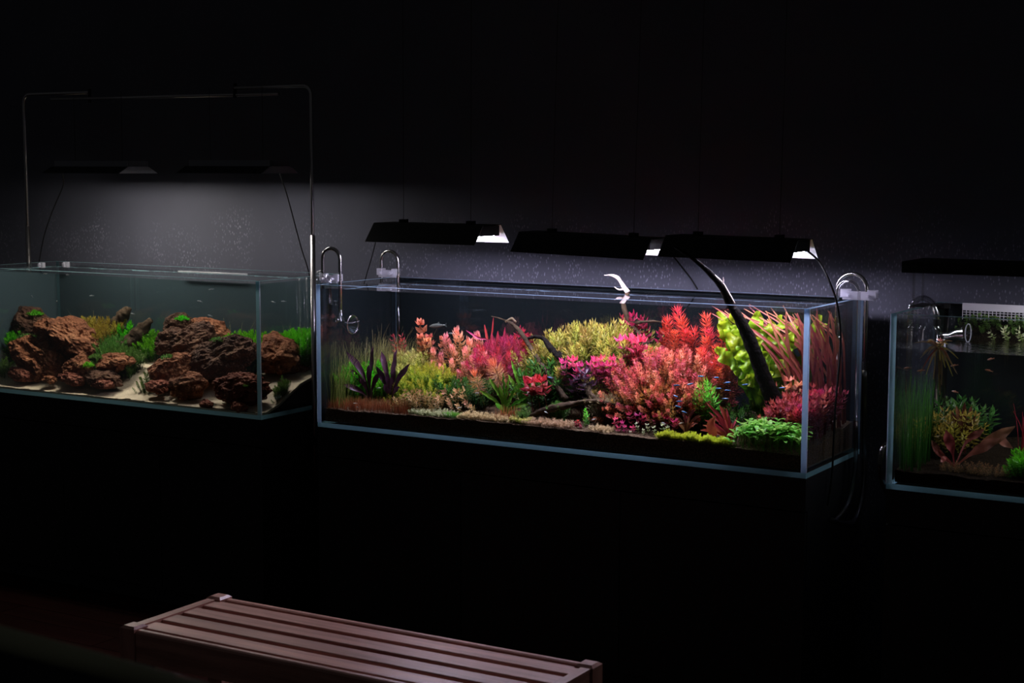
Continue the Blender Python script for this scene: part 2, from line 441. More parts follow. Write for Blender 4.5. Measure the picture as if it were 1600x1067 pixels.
tank('rimless glass tank with brown rocks and pale sand', -1.79, -0.2626, 0.01, 0.01+TD, 'edge_teal', 'film_teal', Z0+0.4885, side='film_teal', film_z=Z0+0.486,
     wlabel='still clear water over the brown rocks')
tank('dim glass tank with lowered water at the right edge', 2.046, 3.25, -0.0185, -0.0185+TD, 'edge_teal', 'film_black', Z0+0.402,
     'water_ripple', 'rippled dark water in the tank at the right edge')

def heightfield(name, x0, x1, y0, y1, zf, zbot, mat, nx=120, ny=30):
    mb = MB(); vs = []
    for j in range(ny+1):
        for i in range(nx+1):
            x = x0+(x1-x0)*i/nx; y = y0+(y1-y0)*j/ny; vs.append((x, y, zf(x, y)))
    W = nx+1
    fs = [(j*W+i, j*W+i+1, (j+1)*W+i+1, (j+1)*W+i) for j in range(ny) for i in range(nx)]
    ring = [i for i in range(nx+1)]+[j*W+nx for j in range(1, ny+1)]+[ny*W+i for i in range(nx-1, -1, -1)]+[j*W for j in range(ny-1, 0, -1)]
    b = len(vs)
    vs += [(vs[k][0], vs[k][1], zbot(vs[k])) for k in ring]; n = len(ring)
    for k in range(n):
        k2 = (k+1) % n
        fs.append((ring[k], b+k, b+k2, ring[k2]))
    fs.append(tuple(b+k for k in range(n)))
    return mb.add(vs, fs).build(name, mat, None, False, loc=((x0+x1)/2, (y0+y1)/2, Z0+0.018))
def nz3(x, y, s): return noise.noise(Vector((x*s, y*s, 3.1)))
def soil(x, y):
    y = max(0.0, y)
    return Z0+0.060+0.022*math.sin(x*1.7)*0.5+0.16*y*0.6+0.005*nz3(x, y, 9)+0.004*nz3(x, y, 60)
sandk = [(0, .768), (.06, .772), (.13, .790), (.19, .818), (.26, .852), (.34, .872), (.5, .91)]
def sandz(x, y):
    for (a, p), (b, q) in zip(sandk, sandk[1:]):
        if y <= b: break
    t = min(1, max(0, (y-a)/(b-a)))
    return p+(q-p)*t+0.005*nz3(x, y, 5)+0.002*nz3(x, y, 25)
def soil3(x, y):
    return Z0+0.05+0.12*max(0, y+0.02)+0.006*nz3(x, y, 12)+0.004*nz3(x, y, 60)
o = heightfield('soil_bed', 0.0185, 1.7815, 0.0185, TD-0.019, soil, lambda p: Z0+0.0195, 'soil', 220, 40)
tag(o, 'dark brown granular soil along the foot of the planted tank', 'soil', kind='stuff')
o = heightfield('soil_bed', -1.7715, -0.281, 0.0285, TD-0.0095, lambda x, y: sandz(x, y)-0.012, lambda p: Z0+0.0195, 'dark_soil', 90, 24)
tag(o, 'blackish substrate under the pale sand layer', 'soil', kind='stuff')
o = heightfield('sand_layer', -1.7720, -0.2805, 0.0280, TD-0.009, sandz, lambda p: p[2]-0.0095, 'sand', 160, 40)
tag(o, 'pale beige sand path and beach around the brown rocks', 'sand', kind='stuff')
o = heightfield('soil_bed', 2.0645, 3.2315, 0.000, TD-0.037, soil3, lambda p: Z0+0.0195, 'dark_soil', 90, 24)
tag(o, 'dark soil with litter in the tank at the right edge', 'soil', kind='stuff')

# ------------------------------------------------------------------ lamps
def flared_lamp(label, x0, x1, yf, yb, z, tilt, led, fins, group):
    """black hood with flared white-lined skirts, open ends, finned body"""
    L = x1-x0; xc = (x0+x1)/2; yc = (yf+yb)/2; hw = (yb-yf)/2
    t = thing('hanging_lamp', label, 'lamp', (xc, yc, z), group)
    tw, H = hw*0.52, (0.064 if not fins else 0.026)
    def P(x, y, zz): return (xc+x, yc+y, z+zz)
    h = L/2
    prof = [(-hw, 0), (-tw, H), (tw, H), (hw, 0)]
    def sheet(off, mat, name):
        mb = MB()
        pr = [(y+(off if k < 2 else -off), zz-(off*0.8 if k in (1, 2) else 0)) for k, (y, zz) in enumerate(prof)]
        vs = [P(s*h, y, zz) for s in (-1, 1) for (y, zz) in pr]
        mb.add(vs, [(k, k+1, k+5, k+4) for k in range(3)])
        return mb.build(name, mat, t)
    sheet(0, 'black_metal', 'hood'); sheet(0.0022, 'white_reflector', 'reflector')
    zl = H*0.42 if not fins else H*0.80
    MB().box(P(-h+0.012, -tw*0.96, zl), P(h-0.006, tw*0.96, H-0.004)).build('lamp_body', 'black_metal', t)
    MB().box(P(-h+0.03, -tw*0.82, zl-0.004), P(h-0.02, tw*0.82, zl-0.001)).build('light_panel', led, t)
    if fins:
        nf = 15; f0 = MB().box((-h+0.02, -0.001, 0), (h, 0.001, 0.022)).build('heatsink_fin', 'dark_heatsink', t)
        for k in range(nf):
            y = -tw+2*tw*k/(nf-1)
            if k == 0: f0.location = (0, y, H); f0.data.transform(Matrix.Translation(origin(t)))
            else: inst(f0.data, t, P(0, y, H), name='heatsink_fin')
        MB().add([P(h+0.001, y, zz) for y, zz in prof]+[P(h+0.004, y, zz) for y, zz in prof],
                 [(0, 1, 2, 3), (7, 6, 5, 4), (0, 4, 5, 1), (1, 5, 6, 2), (2, 6, 7, 3), (3, 7, 4, 0)]).build('end_plate', 'dark_heatsink', t)
    for s in (-0.62, 0.62):
        MB().box(P(s*h-0.012, -0.012, H), P(s*h+0.012, 0.012, H+0.012)).build('hanger_bracket', 'black_metal', t)
        top = 0.29 if fins else 1.74
        MB().tube([P(s*h, 0, H+0.01), P(s*h, 0, H+top)], 0.0008, 5).build('hanging_wire', 'black_metal', t)
    t.rotation_euler = (0, tilt, 0)
    return t
G1 = None
flared_lamp('black hanging lamp nearest the upright metal pole, over the planted tank', (0.1734, 0.0500, 1.4016)[0], (0.6180, 0.0500, 1.4004)[0], 0.05, 0.275, (0.3991, 0.0500, 1.4010)[2], 0.002, 'led_violet', False, G1)
flared_lamp('middle one of three black lamps over the planted tank', (0.7558, 0.0500, 1.3844)[0], (1.2369, 0.0500, 1.3727)[0], 0.05, 0.275, (0.9998, 0.0500, 1.3783)[2], 0.024, 'led_violet', False, G1)
flared_lamp('black hanging lamp over the red ribbon leaves, above the dark branch', (1.2849, 0.0500, 1.3860)[0], (1.7184, 0.0500, 1.3786)[0], 0.05, 0.285, (1.5045, 0.0500, 1.3821)[2], 0.012, 'led_violet', False, G1)
flared_lamp('slim finned lamp over the rocks, further from the planted tank', (-1.4408, 0.1000, 1.6304)[0], (-1.0250, 0.1000, 1.6296)[0], 0.10, 0.31, (-1.0250, 0.1000, 1.6296)[2], 0.0, 'led_white', True, None)
flared_lamp('slim finned lamp over the rocks, next to the upright metal pole', (-0.7309, 0.1000, 1.6356)[0], (-0.3220, 0.1000, 1.6325)[0], 0.10, 0.31, (-0.3220, 0.1000, 1.6325)[2], 0.0, 'led_white_low', True, None)
# lamp on clear legs over the right tank
t = thing('tank_lamp', 'flat black lamp on clear legs over the tank at the right edge', 'lamp', (2.6, 0.22, Z0+0.6))
MB().box((2.03, 0.12, Z0+0.608), (3.2, 0.34, Z0+0.640)).build('lamp_body', 'black_metal', t)
MB().box((2.35, 0.14, Z0+0.6078), (3.15, 0.32, Z0+0.6092)).build('light_panel', 'led_dim', t)
for y in (0.245, 0.34):
    MB().box((2.027, y-0.004, Z0+0.499), (2.033, y+0.004, Z0+0.610)).build('clear_leg', 'glass_pipe', t)
MB().box((2.020, 0.235, Z0+0.5005), (2.066, 0.36, Z0+0.503)).build('leg_foot', 'black_metal', t)

# ------------------------------------------------------------------ light stand over the rocky tank
t = thing('light_stand', 'bent metal pole frame holding lamps over the rocky tank', 'lamp stand', (-1.0, 0.3, 0.2))
xl, yl, xr, yr = -1.806, 0.352, -0.246, 0.298
ztl, ztr = Z0+1.205, Z0+1.203
def arm(x, y, zt, xe, zb, name):
    s = 1 if xe > x else -1; R = 0.035
    pts = [(x, y, zb), (x, y, zt-R)]
    for k in range(1, 7):
        a = PI/2*k/6; pts.append((x+s*R*(1-math.cos(a)), y, zt-R+R*math.sin(a)))
    pts.append((xe, y, zt))
    MB().tube(pts, 0.0065, 10).build(name, 'pole_steel', t, True)
arm(xl, yl, ztl, (-1.4233, 0.3520, 1.9541)[0], 0.28, 'upright_pole')
arm(xr, yr, ztr, (-0.6080, 0.2980, 1.9584)[0], 0.28, 'upright_pole')
for x, y in ((xl, yl), (xr, yr)):
    MB().tube([(x, y, 0.192), (x, y, Z0+0.655)], 0.0098, 12).build('pole_sleeve', 'pole_steel', t, True)
a, b = Vector((-1.6367, 0.3450, 1.9322)), Vector((-0.4001, 0.3000, 1.9254))
MB().tube([a, b], 0.0062, 8).build('cross_bar', 'pole_steel', t, True)
for (px, pa, pb) in ((0, (-1.4156, 0.3450, 1.9691), (-1.4176, 0.3450, 1.9151)), (1, (-0.6138, 0.3050, 1.9709), (-0.6150, 0.3050, 1.9157))):
    pa, pb = Vector(pa), Vector(pb)
    MB().tube([pa, pb], [0.007, 0.007], 8).build('bar_clamp', 'black_metal', t)
for z in (0.205, 0.636):
    for x, y, s in ((xl, yl, 1), (xr, yr, -1)):
        MB().box((x-0.020, y-0.016, z-0.016), (x+0.020, y+0.016, z+0.016)).build('pole_bracket', 'black_metal', t)

# ------------------------------------------------------------------ bench
t = thing('slatted_bench', 'reddish brown wooden bench with a slatted top in front of the tanks', 'bench', (1.0, -1.16, 0))
bx0, bx1, by0, by1, bz = 0.378, 1.633, -1.356, -0.961, 0.43
pw = 0.052
for x in (bx0, bx1-pw):
    for y in (by0, by1-pw):
        mb = MB().box((x, y, 0), (x+pw, y+pw, bz-0.004))
        mb.add([(x, y, bz-0.004), (x+pw, y, bz-0.004), (x+pw, y+pw, bz-0.004), (x, y+pw, bz-0.004),
                (x+0.008, y+0.008, bz+0.002), (x+pw-0.008, y+0.008, bz+0.002), (x+pw-0.008, y+pw-0.008, bz+0.002), (x+0.008, y+pw-0.008, bz+0.002)],
               [(0, 1, 5, 4), (1, 2, 6, 5), (2, 3, 7, 6), (3, 0, 4, 7), (4, 5, 6, 7)])
        mb.build('leg', 'bench_wood_post', t)
def bevbox(lo, hi, b):
    x0, y0, z0 = lo; x1, y1, z1 = hi
    mb = MB()
    pr = [(y0, z0), (y0, z1-b), (y0+b*0.4, z1-b*0.35), (y0+b, z1), (y1-b, z1), (y1-b*0.4, z1-b*0.35), (y1, z1-b), (y1, z0)]
    n = len(pr); vs = [(x0, y, z) for y, z in pr]+[(x1, y, z) for y, z in pr]
    fs = [(k, (k+1) % n, n+(k+1) % n, n+k) for k in range(n)]+[tuple(range(n-1, -1, -1)), tuple(range(n, 2*n))]
    return mb.add(vs, [f[::-1] for f in fs])
for y in (by0+0.004, by1-0.028-0.004):
    bevbox((bx0+pw+0.001, y, bz-0.092), (bx1-pw-0.001, y+0.028, bz-0.006), 0.008).build('side_rail', 'bench_wood', t)
for x in (bx0+0.006, bx1-0.006-0.028):
    MB().box((x, by0+pw+0.001, bz-0.085), (x+0.028, by1-pw-0.001, bz-0.004)).build('end_rail', 'bench_wood_cross', t)
for x in (bx0+0.05, (bx0+bx1)/2, bx1-0.08):
    MB().box((x, by0+0.034, bz-0.07), (x+0.03, by1-0.034, bz-0.034)).build('cross_support', 'bench_wood_cross', t)
ns = 4; iy0, iy1 = by0+0.040, by1-0.044; gap = 0.021; sw = (iy1-iy0-gap*(ns-1))/ns
for k in range(ns):
    y = iy0+k*(sw+gap)
    bevbox((bx0+0.036, y, bz-0.026), (bx1-0.036, y+sw, bz-0.008), 0.003).build('slat', 'bench_wood', t)
for x, s in ((bx0+pw, 1), (bx1-pw, -1)):
    for y in (by0+0.008, by1-0.028):
        MB().add([(x, y, bz-0.093), (x+s*0.055, y, bz-0.093), (x, y, bz-0.165), (x, y+0.02, bz-0.093), (x+s*0.055, y+0.02, bz-0.093), (x, y+0.02, bz-0.165)],
                 [(0, 1, 2), (3, 5, 4), (0, 3, 4, 1), (1, 4, 5, 2), (2, 5, 3, 0)]).build('corner_brace', 'bench_wood', t)

# dark out-of-focus furniture edge close to the camera
A_, B_ = Vector(((2.0110, -3.2470, 1.1566))), Vector(((2.1658, -2.9399, 1.0028)))
dv = (B_-A_); dn = Vector((0, 0, 1)); sd = Vector((-dv.y, dv.x, 0)).normalized()*0.03
t = thing('dark_furniture', 'dark out-of-focus furniture edge in the lower left corner', 'furniture', ((A_.x+B_.x)/2, (A_.y+B_.y)/2, 0))
MB().tube([A_, B_], 0.014, 12).build('top_rail', 'dark_edge', t, True)
lo = Vector((0, 0, 0.012))
MB().add([A_-lo-sd*0.2+dv*0.12, B_-lo-sd*0.2, Vector((B_.x, B_.y, 0))-sd*0.2, Vector((A_.x, A_.y, 0))-sd*0.2+dv*Vector((1, 1, 0)).x*0 + Vector((dv.x, dv.y, 0))*0.30,
          A_-lo+sd*0.2+dv*0.12, B_-lo+sd*0.2, Vector((B_.x, B_.y, 0))+sd*0.2, Vector((A_.x, A_.y, 0))+sd*0.2 + Vector((dv.x, dv.y, 0))*0.30],
         [(0, 1, 2, 3), (7, 6, 5, 4), (0, 4, 5, 1), (1, 5, 6, 2), (2, 6, 7, 3), (3, 7, 4, 0)]).build('side_panel', 'black_laminate', t)

# ------------------------------------------------------------------ glass pipes, clamps, hoses
def upath(xo, xi, y, zo, zi, zt, y2=None, n=12):
    """over the pane: up at xo, half circle, down at xi"""
    y2 = y if y2 is None else y2
    R = abs(xi-xo)/2; xm = (xo+xi)/2; s = 1 if xi > xo else -1
    pts = [(xo, y, zo), (xo, y, (zo+zt)/2), (xo, y, zt-R)]
    for k in range(1, n):
        a = PI*k/n; pts.append((xm-s*R*math.cos(a), y+(y2-y)*k/n, zt-R+R*math.sin(a)))
    return pts+[(xi, y2, zt-R), (xi, y2, (zi+zt)/2), (xi, y2, zi)]
def clamp(parent, x, y, z, w=0.07, name='clamp'):
    c = MB().box((x-w*0.5, y-0.011, z-0.012), (x+w*0.5, y+0.011, z+0.014))
    c.box((x-w*0.5-0.006, y-0.014, z-0.004), (x-w*0.3, y+0.014, z+0.020))
    c.box((x+w*0.3, y-0.014, z-0.004), (x+w*0.5+0.006, y+0.014, z+0.020))
    o = c.build(name, 'frosted_acrylic', parent)
    for s in (-0.30, 0.32):
        mb = MB().tube([(x+s*w, y-0.030, z+0.004), (x+s*w, y-0.014, z+0.004)], [0.0055, 0.004], 8)
        mb.build('clamp_screw', 'frosted_acrylic', o)
    return o
def suction(parent, x, y, z, sx):
    MB().tube([(x, y, z), (x+sx*0.006, y, z), (x+sx*0.014, y, z)], [0.011, 0.008, 0.005], 12).build('suction_cup', 'glass_pipe', parent, True)

# outflow with a trumpet, front end of the planted tank
t = thing('glass_outflow_pipe', 'clear glass trumpet pipe hooked over the pane beside the upright metal pole', 'pipe', (0.0, 0.085, Z0+0.4))
MB().tube(upath(-0.036, 0.040, 0.085, Z0+0.05, Z0+0.40, Z0+0.622), 0.0068, 10).build('pipe', 'steel', t, True)
clamp(t, -0.001, 0.085, Z0+0.512)
pts = smooth([(0.040, 0.085, Z0+0.405), (0.044, 0.083, Z0+0.385), (0.060, 0.075, Z0+0.368), (0.085, 0.066, Z0+0.360), (0.115, 0.055, Z0+0.362)], 4)
MB().tube(pts, lerp_list([0.0068, 0.007, 0.009, 0.014, 0.022, 0.032], len(pts)), 16, caps=False).build('trumpet', 'glass_pipe', t, True)
ring = [(0.115+0.0, 0.055+0.032*math.cos(2*PI*k/20), Z0+0.362+0.032*math.sin(2*PI*k/20)) for k in range(21)]
MB().tube(ring, 0.0016, 6, caps=False).build('trumpet_rim', 'steel', t, True)
for z in (0.43, 0.37): suction(t, 0.0185, 0.085, Z0+z, 1)
# small clear skimmer loop
t = thing('glass_skimmer', 'small clear glass loop on the front corner rim beside the metal pole', 'pipe', (0.01, 0.03, Z0+0.48))
ring = [(-0.002+0.022*math.cos(2*PI*k/18), 0.030, Z0+0.522+0.022*math.sin(2*PI*k/18)) for k in range(19)]
MB().tube(ring, 0.0045, 8, caps=False).build('loop', 'glass_pipe', t, True)
MB().tube(upath(-0.014, 0.034, 0.036, Z0+0.44, Z0+0.43, Z0+0.528), 0.005, 8).build('pipe', 'glass_pipe', t, True)
# inflow straight tube
t = thing('glass_inflow_pipe', 'tall hooked glass pipe by the back corner under the first planted-tank lamp', 'pipe', (0.0, 0.44, Z0+0.3))
MB().tube(upath(-0.036, 0.040, 0.440, Z0+0.08, Z0+0.44, Z0+0.597), 0.0068, 10).build('pipe', 'steel', t, True)
MB().tube([(0.040, 0.440, Z0+0.445), (0.040, 0.440, Z0+0.30), (0.040, 0.440, Z0+0.17)], 0.0078, 10).build('intake_tube', 'hose', t, True)
clamp(t, -0.004, 0.440, Z0+0.512, 0.075)
# twin pipes at the other end
t = thing('hooked_pipe', 'larger of two hooked pipes over the pane beside the ribbon leaves', 'pipe', (1.8, 0.37, Z0+0.3))
MB().tube(upath(1.846, 1.752, 0.372, Z0+0.30, Z0+0.36, Z0+0.582), 0.0068, 10).build('pipe', 'steel', t, True)
MB().tube([(1.752, 0.372, Z0+0.365), (1.752, 0.372, Z0+0.20)], 0.0075, 10).build('intake_tube', 'hose', t, True)
clamp(t, 1.822, 0.372, Z0+0.514, 0.10)
MB().tube([(1.846, 0.372, Z0+0.31), (1.846, 0.372, Z0+0.285)], 0.0105, 10).build('hose_nut', 'black_rubber', t)
hp = smooth([(1.846, 0.372, Z0+0.29), (1.850, 0.372, Z0+0.10), (1.856, 0.36, Z0-0.08), (1.852, 0.30, Z0-0.17), (1.838, 0.22, Z0-0.17), (1.822, 0.16, Z0-0.15)], 6)
MB().tube(hp, 0.0085, 10).build('hose', 'hose', t, True)
t = thing('hooked_pipe', 'smaller inner one of two hooked pipes beside the ribbon leaves', 'pipe', (1.8, 0.33, Z0+0.3))
MB().tube(upath(1.834, 1.764, 0.335, Z0+0.12, Z0+0.30, Z0+0.562), 0.0058, 10).build('pipe', 'glass_pipe', t, True)
for z in (0.425, 0.385): suction(t, 1.7815, 0.335, Z0+z, -1)
hp = smooth([(1.834, 0.335, Z0+0.13), (1.838, 0.33, Z0-0.02), (1.834, 0.28, Z0-0.12), (1.822, 0.20, Z0-0.16)], 6)
MB().tube(hp, 0.0075, 8).build('hose', 'hose', t, True)
# third tank outflow
t = thing('glass_outflow_pipe', 'clear glass trumpet pipe pouring into the tank at the right edge', 'pipe', (2.05, 0.34, Z0+0.4))
R3 = smooth([(2.006, 0.30, Z0+0.10), (2.006, 0.30, Z0+0.455), (2.014, 0.302, Z0+0.502), (2.036, 0.305, Z0+0.522), (2.064, 0.308, Z0+0.512), (2.080, 0.31, Z0+0.48), (2.083, 0.31, Z0+0.44), (2.094, 0.305, Z0+0.420), (2.115, 0.295, Z0+0.414)], 5)
MB().tube(R3, 0.0090, 12).build('pipe', 'glass_bright', t, True)
tp = smooth([(2.112, 0.295, Z0+0.414), (2.135, 0.288, Z0+0.416), (2.160, 0.280, Z0+0.424), (2.185, 0.272, Z0+0.428)], 4)
MB().tube(tp, lerp_list([0.0090, 0.013, 0.018, 0.022, 0.027], len(tp)), 18, caps=False).build('trumpet', 'glass_bright', t, True)
rim = [(2.187+0.006*math.cos(2*PI*k/22), 0.272+0.010*math.cos(2*PI*k/22), Z0+0.428+0.027*math.sin(2*PI*k/22)) for k in range(23)]
MB().tube(rim, 0.0014, 6, caps=False).build('trumpet_rim', 'frosted_acrylic', t, True)
MB().tube([(2.083, 0.31, Z0+0.44), (2.083, 0.31, Z0+0.46)], 0.011, 12).build('pipe_holder', 'black_rubber', t)
t = thing('filter_pipe', 'dark intake pipe against the side of the tank at the right edge', 'pipe', (2.09, 0.36, Z0+0.3))
MB().tube([(2.085, 0.36, Z0+0.12), (2.085, 0.36, Z0+0.50)], 0.020, 14).build('pipe', 'hose', t, True)
MB().tube([(2.085, 0.36, Z0+0.49), (2.085, 0.36, Z0+0.503)], 0.023, 14).build('pipe_cap', 'black_rubber', t)
t = thing('coiled_hose', 'curved hose in the gap beside the cabinet at the right edge', 'hose', (2.03, 0.1, Z0-0.1))
hp = smooth([(2.0300, 0.0664, 0.8717), (2.0280, 0.0027, 0.8624), (2.0260, -0.0163, 0.8188), (2.0280, -0.0005, 0.7663), (2.0300, 0.0691, 0.7113)], 5)
MB().tube(hp, 0.008, 8).build('hose', 'hose', t, True)
# mesh tray with moss at the back of the third tank
t = thing('mesh_tray', 'pale plastic mesh tray along the back rim of the right tank', 'tray', (2.6, 0.43, Z0+0.47))
x0, x1, z0_, z1_ = 2.125, 3.20, Z0+0.452, Z0+0.502
MB().box((x0, 0.432, z1_-0.022), (x1, 0.436, z1_)).build('rim_strip', 'white_plastic', t)
bar = MB().box((0, 0.432, z0_), (0.0016, 0.435, z1_-0.021)).build('mesh_bar', 'white_plastic', t)
bar.location = (x0, 0, 0); off = bar.location.copy()
for k in range(1, 95):
    c = bar.copy(); col.objects.link(c); c.location = (x0+k*0.0112, 0, 0)
bar.location = (x0, 0, 0)
for z in (z0_+0.004, z0_+0.014, z0_+0.022):
    MB().box((x0, 0.4315, z), (x1, 0.4350, z+0.0014)).build('mesh_rail', 'white_plastic', t)

# ------------------------------------------------------------------ lamp cords
def cord(label, pts, r=0.0025):
    P = smooth(pts, 8)
    o = MB().tube(P, r, 6).build('lamp_cord', 'black_rubber', None, True, loc=tuple(P[0]))
    tag(o, label, 'cord'); return o
cord('thin black cord dropping from the finned lamp next to the metal pole', [(-0.3835, 0.2700, 1.6532), (-0.4182, 0.3600, 1.5617), (-0.4339, 0.4200, 1.4633), (-0.4459, 0.4800, 1.3503), (-0.4382, 0.5200, 1.2416), (-0.4506, 0.5500, 1.1339)])
cord('thin dark cord under the finned lamp farther from the planted tank', [(-1.5063, 0.2700, 1.6350), (-1.5960, 0.3600, 1.5817), (-1.7037, 0.4200, 1.5076), (-1.7875, 0.4600, 1.4375), (-1.8731, 0.5000, 1.3463), (-1.9423, 0.5300, 1.2229)], 0.0022)
cord('thin black cord from the lamp nearest the metal pole to the tank corner', [(0.0640, 0.2700, 1.3983), (-0.0389, 0.3800, 1.3184), (-0.1180, 0.4600, 1.2567), (-0.1662, 0.5050, 1.2061)], 0.0018)
cord('black cord hanging down the end pane by the ribbon leaves', [(1.7265, 0.1700, 1.4094), (1.7450, 0.2152, 1.3770), (1.7900, 0.1893, 1.3182), (1.8120, 0.2062, 1.2408), (1.8150, 0.2293, 1.1225), (1.8150, 0.1974, 0.9307), (1.8150, 0.1829, 0.7366), (1.8150, 0.1499, 0.6440)], 0.0032)
cord('short black cord on the wall behind the dark branch', [(1.1195, 0.5200, 1.3592), (1.1257, 0.5800, 1.3171), (1.1508, 0.6000, 1.2774), (1.1753, 0.6000, 1.2432)], 0.0028)

# small things on the rim of the rocky tank
a_, b_ = Vector((-1.0619, 0.4620, 1.2326)), Vector((-0.7020, 0.4620, 1.2328))
o = MB().tube([a_, a_.lerp(b_, 0.5), b_], 0.004, 8).build('rim_strip', 'white_reflector', None, True, loc=tuple(a_))
tag(o, 'thin white strip along the back rim of the rocky tank', 'strip')
for lab, c in (('clear hook on the rim next to the thin pole', (-1.7650, 0.3885, 1.2416)), ('clear hook on the rear rim above the left rocks', (-1.7008, 0.4650, 1.2426))):
    t = thing('rim_hook', lab, 'hook', c)
    x, y, z = c
    MB().box((x-0.010, y-0.008, z-0.012), (x+0.010, y+0.008, z+0.008)).build('hook_body', 'frosted_acrylic', t)
    MB().tube([(x-0.006, y-0.008, z), (x-0.006, y-0.016, z)], [0.007, 0.005], 8).build('hook_screw', 'frosted_acrylic', t)

# ------------------------------------------------------------------ plant materials: colour from the foot of a shoot to its tip
GREEN_D = (0.03, 0.09, 0.012)
leafmat('olive_grass', [(0, (0.10, 0.14, 0.02)), (0.6, (0.30, 0.32, 0.08)), (1, (0.46, 0.38, 0.17))])
leafmat('bright_green', [(0, (0.02, 0.14, 0.005)), (1, (0.14, 0.58, 0.02))])
leafmat('plum', [(0, (0.05, 0.03, 0.02)), (0.5, (0.055, 0.022, 0.040)), (1, (0.075, 0.025, 0.055))], 0.2, 0.3)
leafmat('rust_hair', [(0, (0.16, 0.05, 0.02)), (0.6, (0.32, 0.09, 0.035)), (1, (0.36, 0.17, 0.06))])
leafmat('pale_yellow_green', [(0, (0.12, 0.18, 0.015)), (0.6, (0.40, 0.42, 0.06)), (1, (0.68, 0.60, 0.20))])
leafmat('yellow_green', [(0, (0.04, 0.13, 0.008)), (0.55, (0.22, 0.34, 0.02)), (1, (0.58, 0.55, 0.06))])
leafmat('red_sprig', [(0, (0.25, 0.04, 0.03)), (1, (0.50, 0.05, 0.05))])
leafmat('orange_disc', [(0, (0.12, 0.07, 0.03)), (0.6, (0.38, 0.14, 0.07)), (0.85, (0.58, 0.20, 0.10)), (1, (0.80, 0.26, 0.15))])
leafmat('pink_peach', [(0, (0.13, 0.12, 0.025)), (0.5, (0.45, 0.24, 0.08)), (0.8, (0.74, 0.32, 0.20)), (1, (0.98, 0.38, 0.36))])
leafmat('magenta', [(0, (0.22, 0.05, 0.04)), (0.6, (0.38, 0.05, 0.07)), (1, (0.66, 0.055, 0.13))])
leafmat('orange_needle', [(0, (0.14, 0.08, 0.02)), (0.6, (0.42, 0.18, 0.06)), (1, (0.85, 0.24, 0.13))])
leafmat('peach_star', [(0, (0.20, 0.12, 0.04)), (0.6, (0.48, 0.30, 0.13)), (1, (0.75, 0.42, 0.22))])
leafmat('tan_leaf', [(0, (0.10, 0.09, 0.02)), (1, (0.46, 0.28, 0.11))])
leafmat('white_green', [(0, (0.16, 0.24, 0.05)), (1, (0.72, 0.74, 0.45))])
leafmat('beige_carpet', [(0, (0.30, 0.22, 0.10)), (0.6, (0.54, 0.44, 0.20)), (1, (0.80, 0.66, 0.36))], hue=0.04, vary=0.35)
leafmat('fern_green', [(0, (0.06, 0.20, 0.02)), (1, (0.24, 0.64, 0.06))])
leafmat('olive_yellow', [(0, (0.08, 0.10, 0.01)), (0.5, (0.26, 0.27, 0.035)), (1, (0.52, 0.43, 0.09))], hue=0.04, vary=0.35)
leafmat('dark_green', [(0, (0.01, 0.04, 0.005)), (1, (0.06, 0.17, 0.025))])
leafmat('hot_pink', [(0, (0.20, 0.05, 0.06)), (0.6, (0.42, 0.05, 0.11)), (1, (0.80, 0.08, 0.21))])
leafmat('crimson', [(0, (0.14, 0.02, 0.02)), (1, (0.48, 0.025, 0.045))])
leafmat('coral_bush', [(0, (0.05, 0.04, 0.008)), (0.35, (0.26, 0.11, 0.025)), (0.7, (0.50, 0.13, 0.075)), (1, (0.76, 0.17, 0.15))], hue=0.025, vary=0.4)
leafmat('amber_bush', [(0, (0.03, 0.03, 0.006)), (0.5, (0.20, 0.11, 0.022)), (1, (0.48, 0.19, 0.065))], hue=0.03)
leafmat('scarlet', [(0, (0.14, 0.05, 0.02)), (0.5, (0.46, 0.06, 0.03)), (1, (0.86, 0.08, 0.045))], vary=0.35)
leafmat('brown_red', [(0, (0.10, 0.05, 0.03)), (1, (0.40, 0.09, 0.07))])
leafmat('lime', [(0, (0.05, 0.16, 0.005)), (0.5, (0.16, 0.34, 0.008)), (1, (0.36, 0.46, 0.02))], 0.5, 0.3, 0.3)
leafmat('ribbon_red', [(0, (0.12, 0.022, 0.02)), (0.5, (0.26, 0.055, 0.042)), (1, (0.48, 0.14, 0.095))], 0.35, vary=0.4)
leafmat('wine', [(0, (0.10, 0.03, 0.02)), (0.6, (0.36, 0.06, 0.07)), (1, (0.60, 0.11, 0.13))])
leafmat('leaf_green', [(0, (0.06, 0.26, 0.02)), (1, (0.36, 0.72, 0.14))], 0.4)
leafmat('crypt_red', [(0, (0.22, 0.05, 0.04)), (0.5, (0.48, 0.06, 0.05)), (1, (0.62, 0.12, 0.08))])
leafmat('brown_arch', [(0, (0.10, 0.03, 0.02)), (1, (0.26, 0.09, 0.05))])
leafmat('lime_moss', [(0, (0.20, 0.24, 0.01)), (1, (0.78, 0.82, 0.09))])
leafmat('moss_green', [(0, (0.03, 0.07, 0.01)), (1, (0.13, 0.26, 0.05))])
leafmat('moss_tan', [(0, (0.08, 0.06, 0.03)), (1, (0.32, 0.24, 0.13))])
leafmat('moss_yellow', [(0, (0.10, 0.08, 0.01)), (1, (0.42, 0.32, 0.05))])
leafmat('echinodorus', [(0, (0.32, 0.06, 0.05)), (1, (0.55, 0.16, 0.12))])
leafmat('echinodorus_brown', [(0, (0.26, 0.07, 0.05)), (1, (0.36, 0.16, 0.10))])

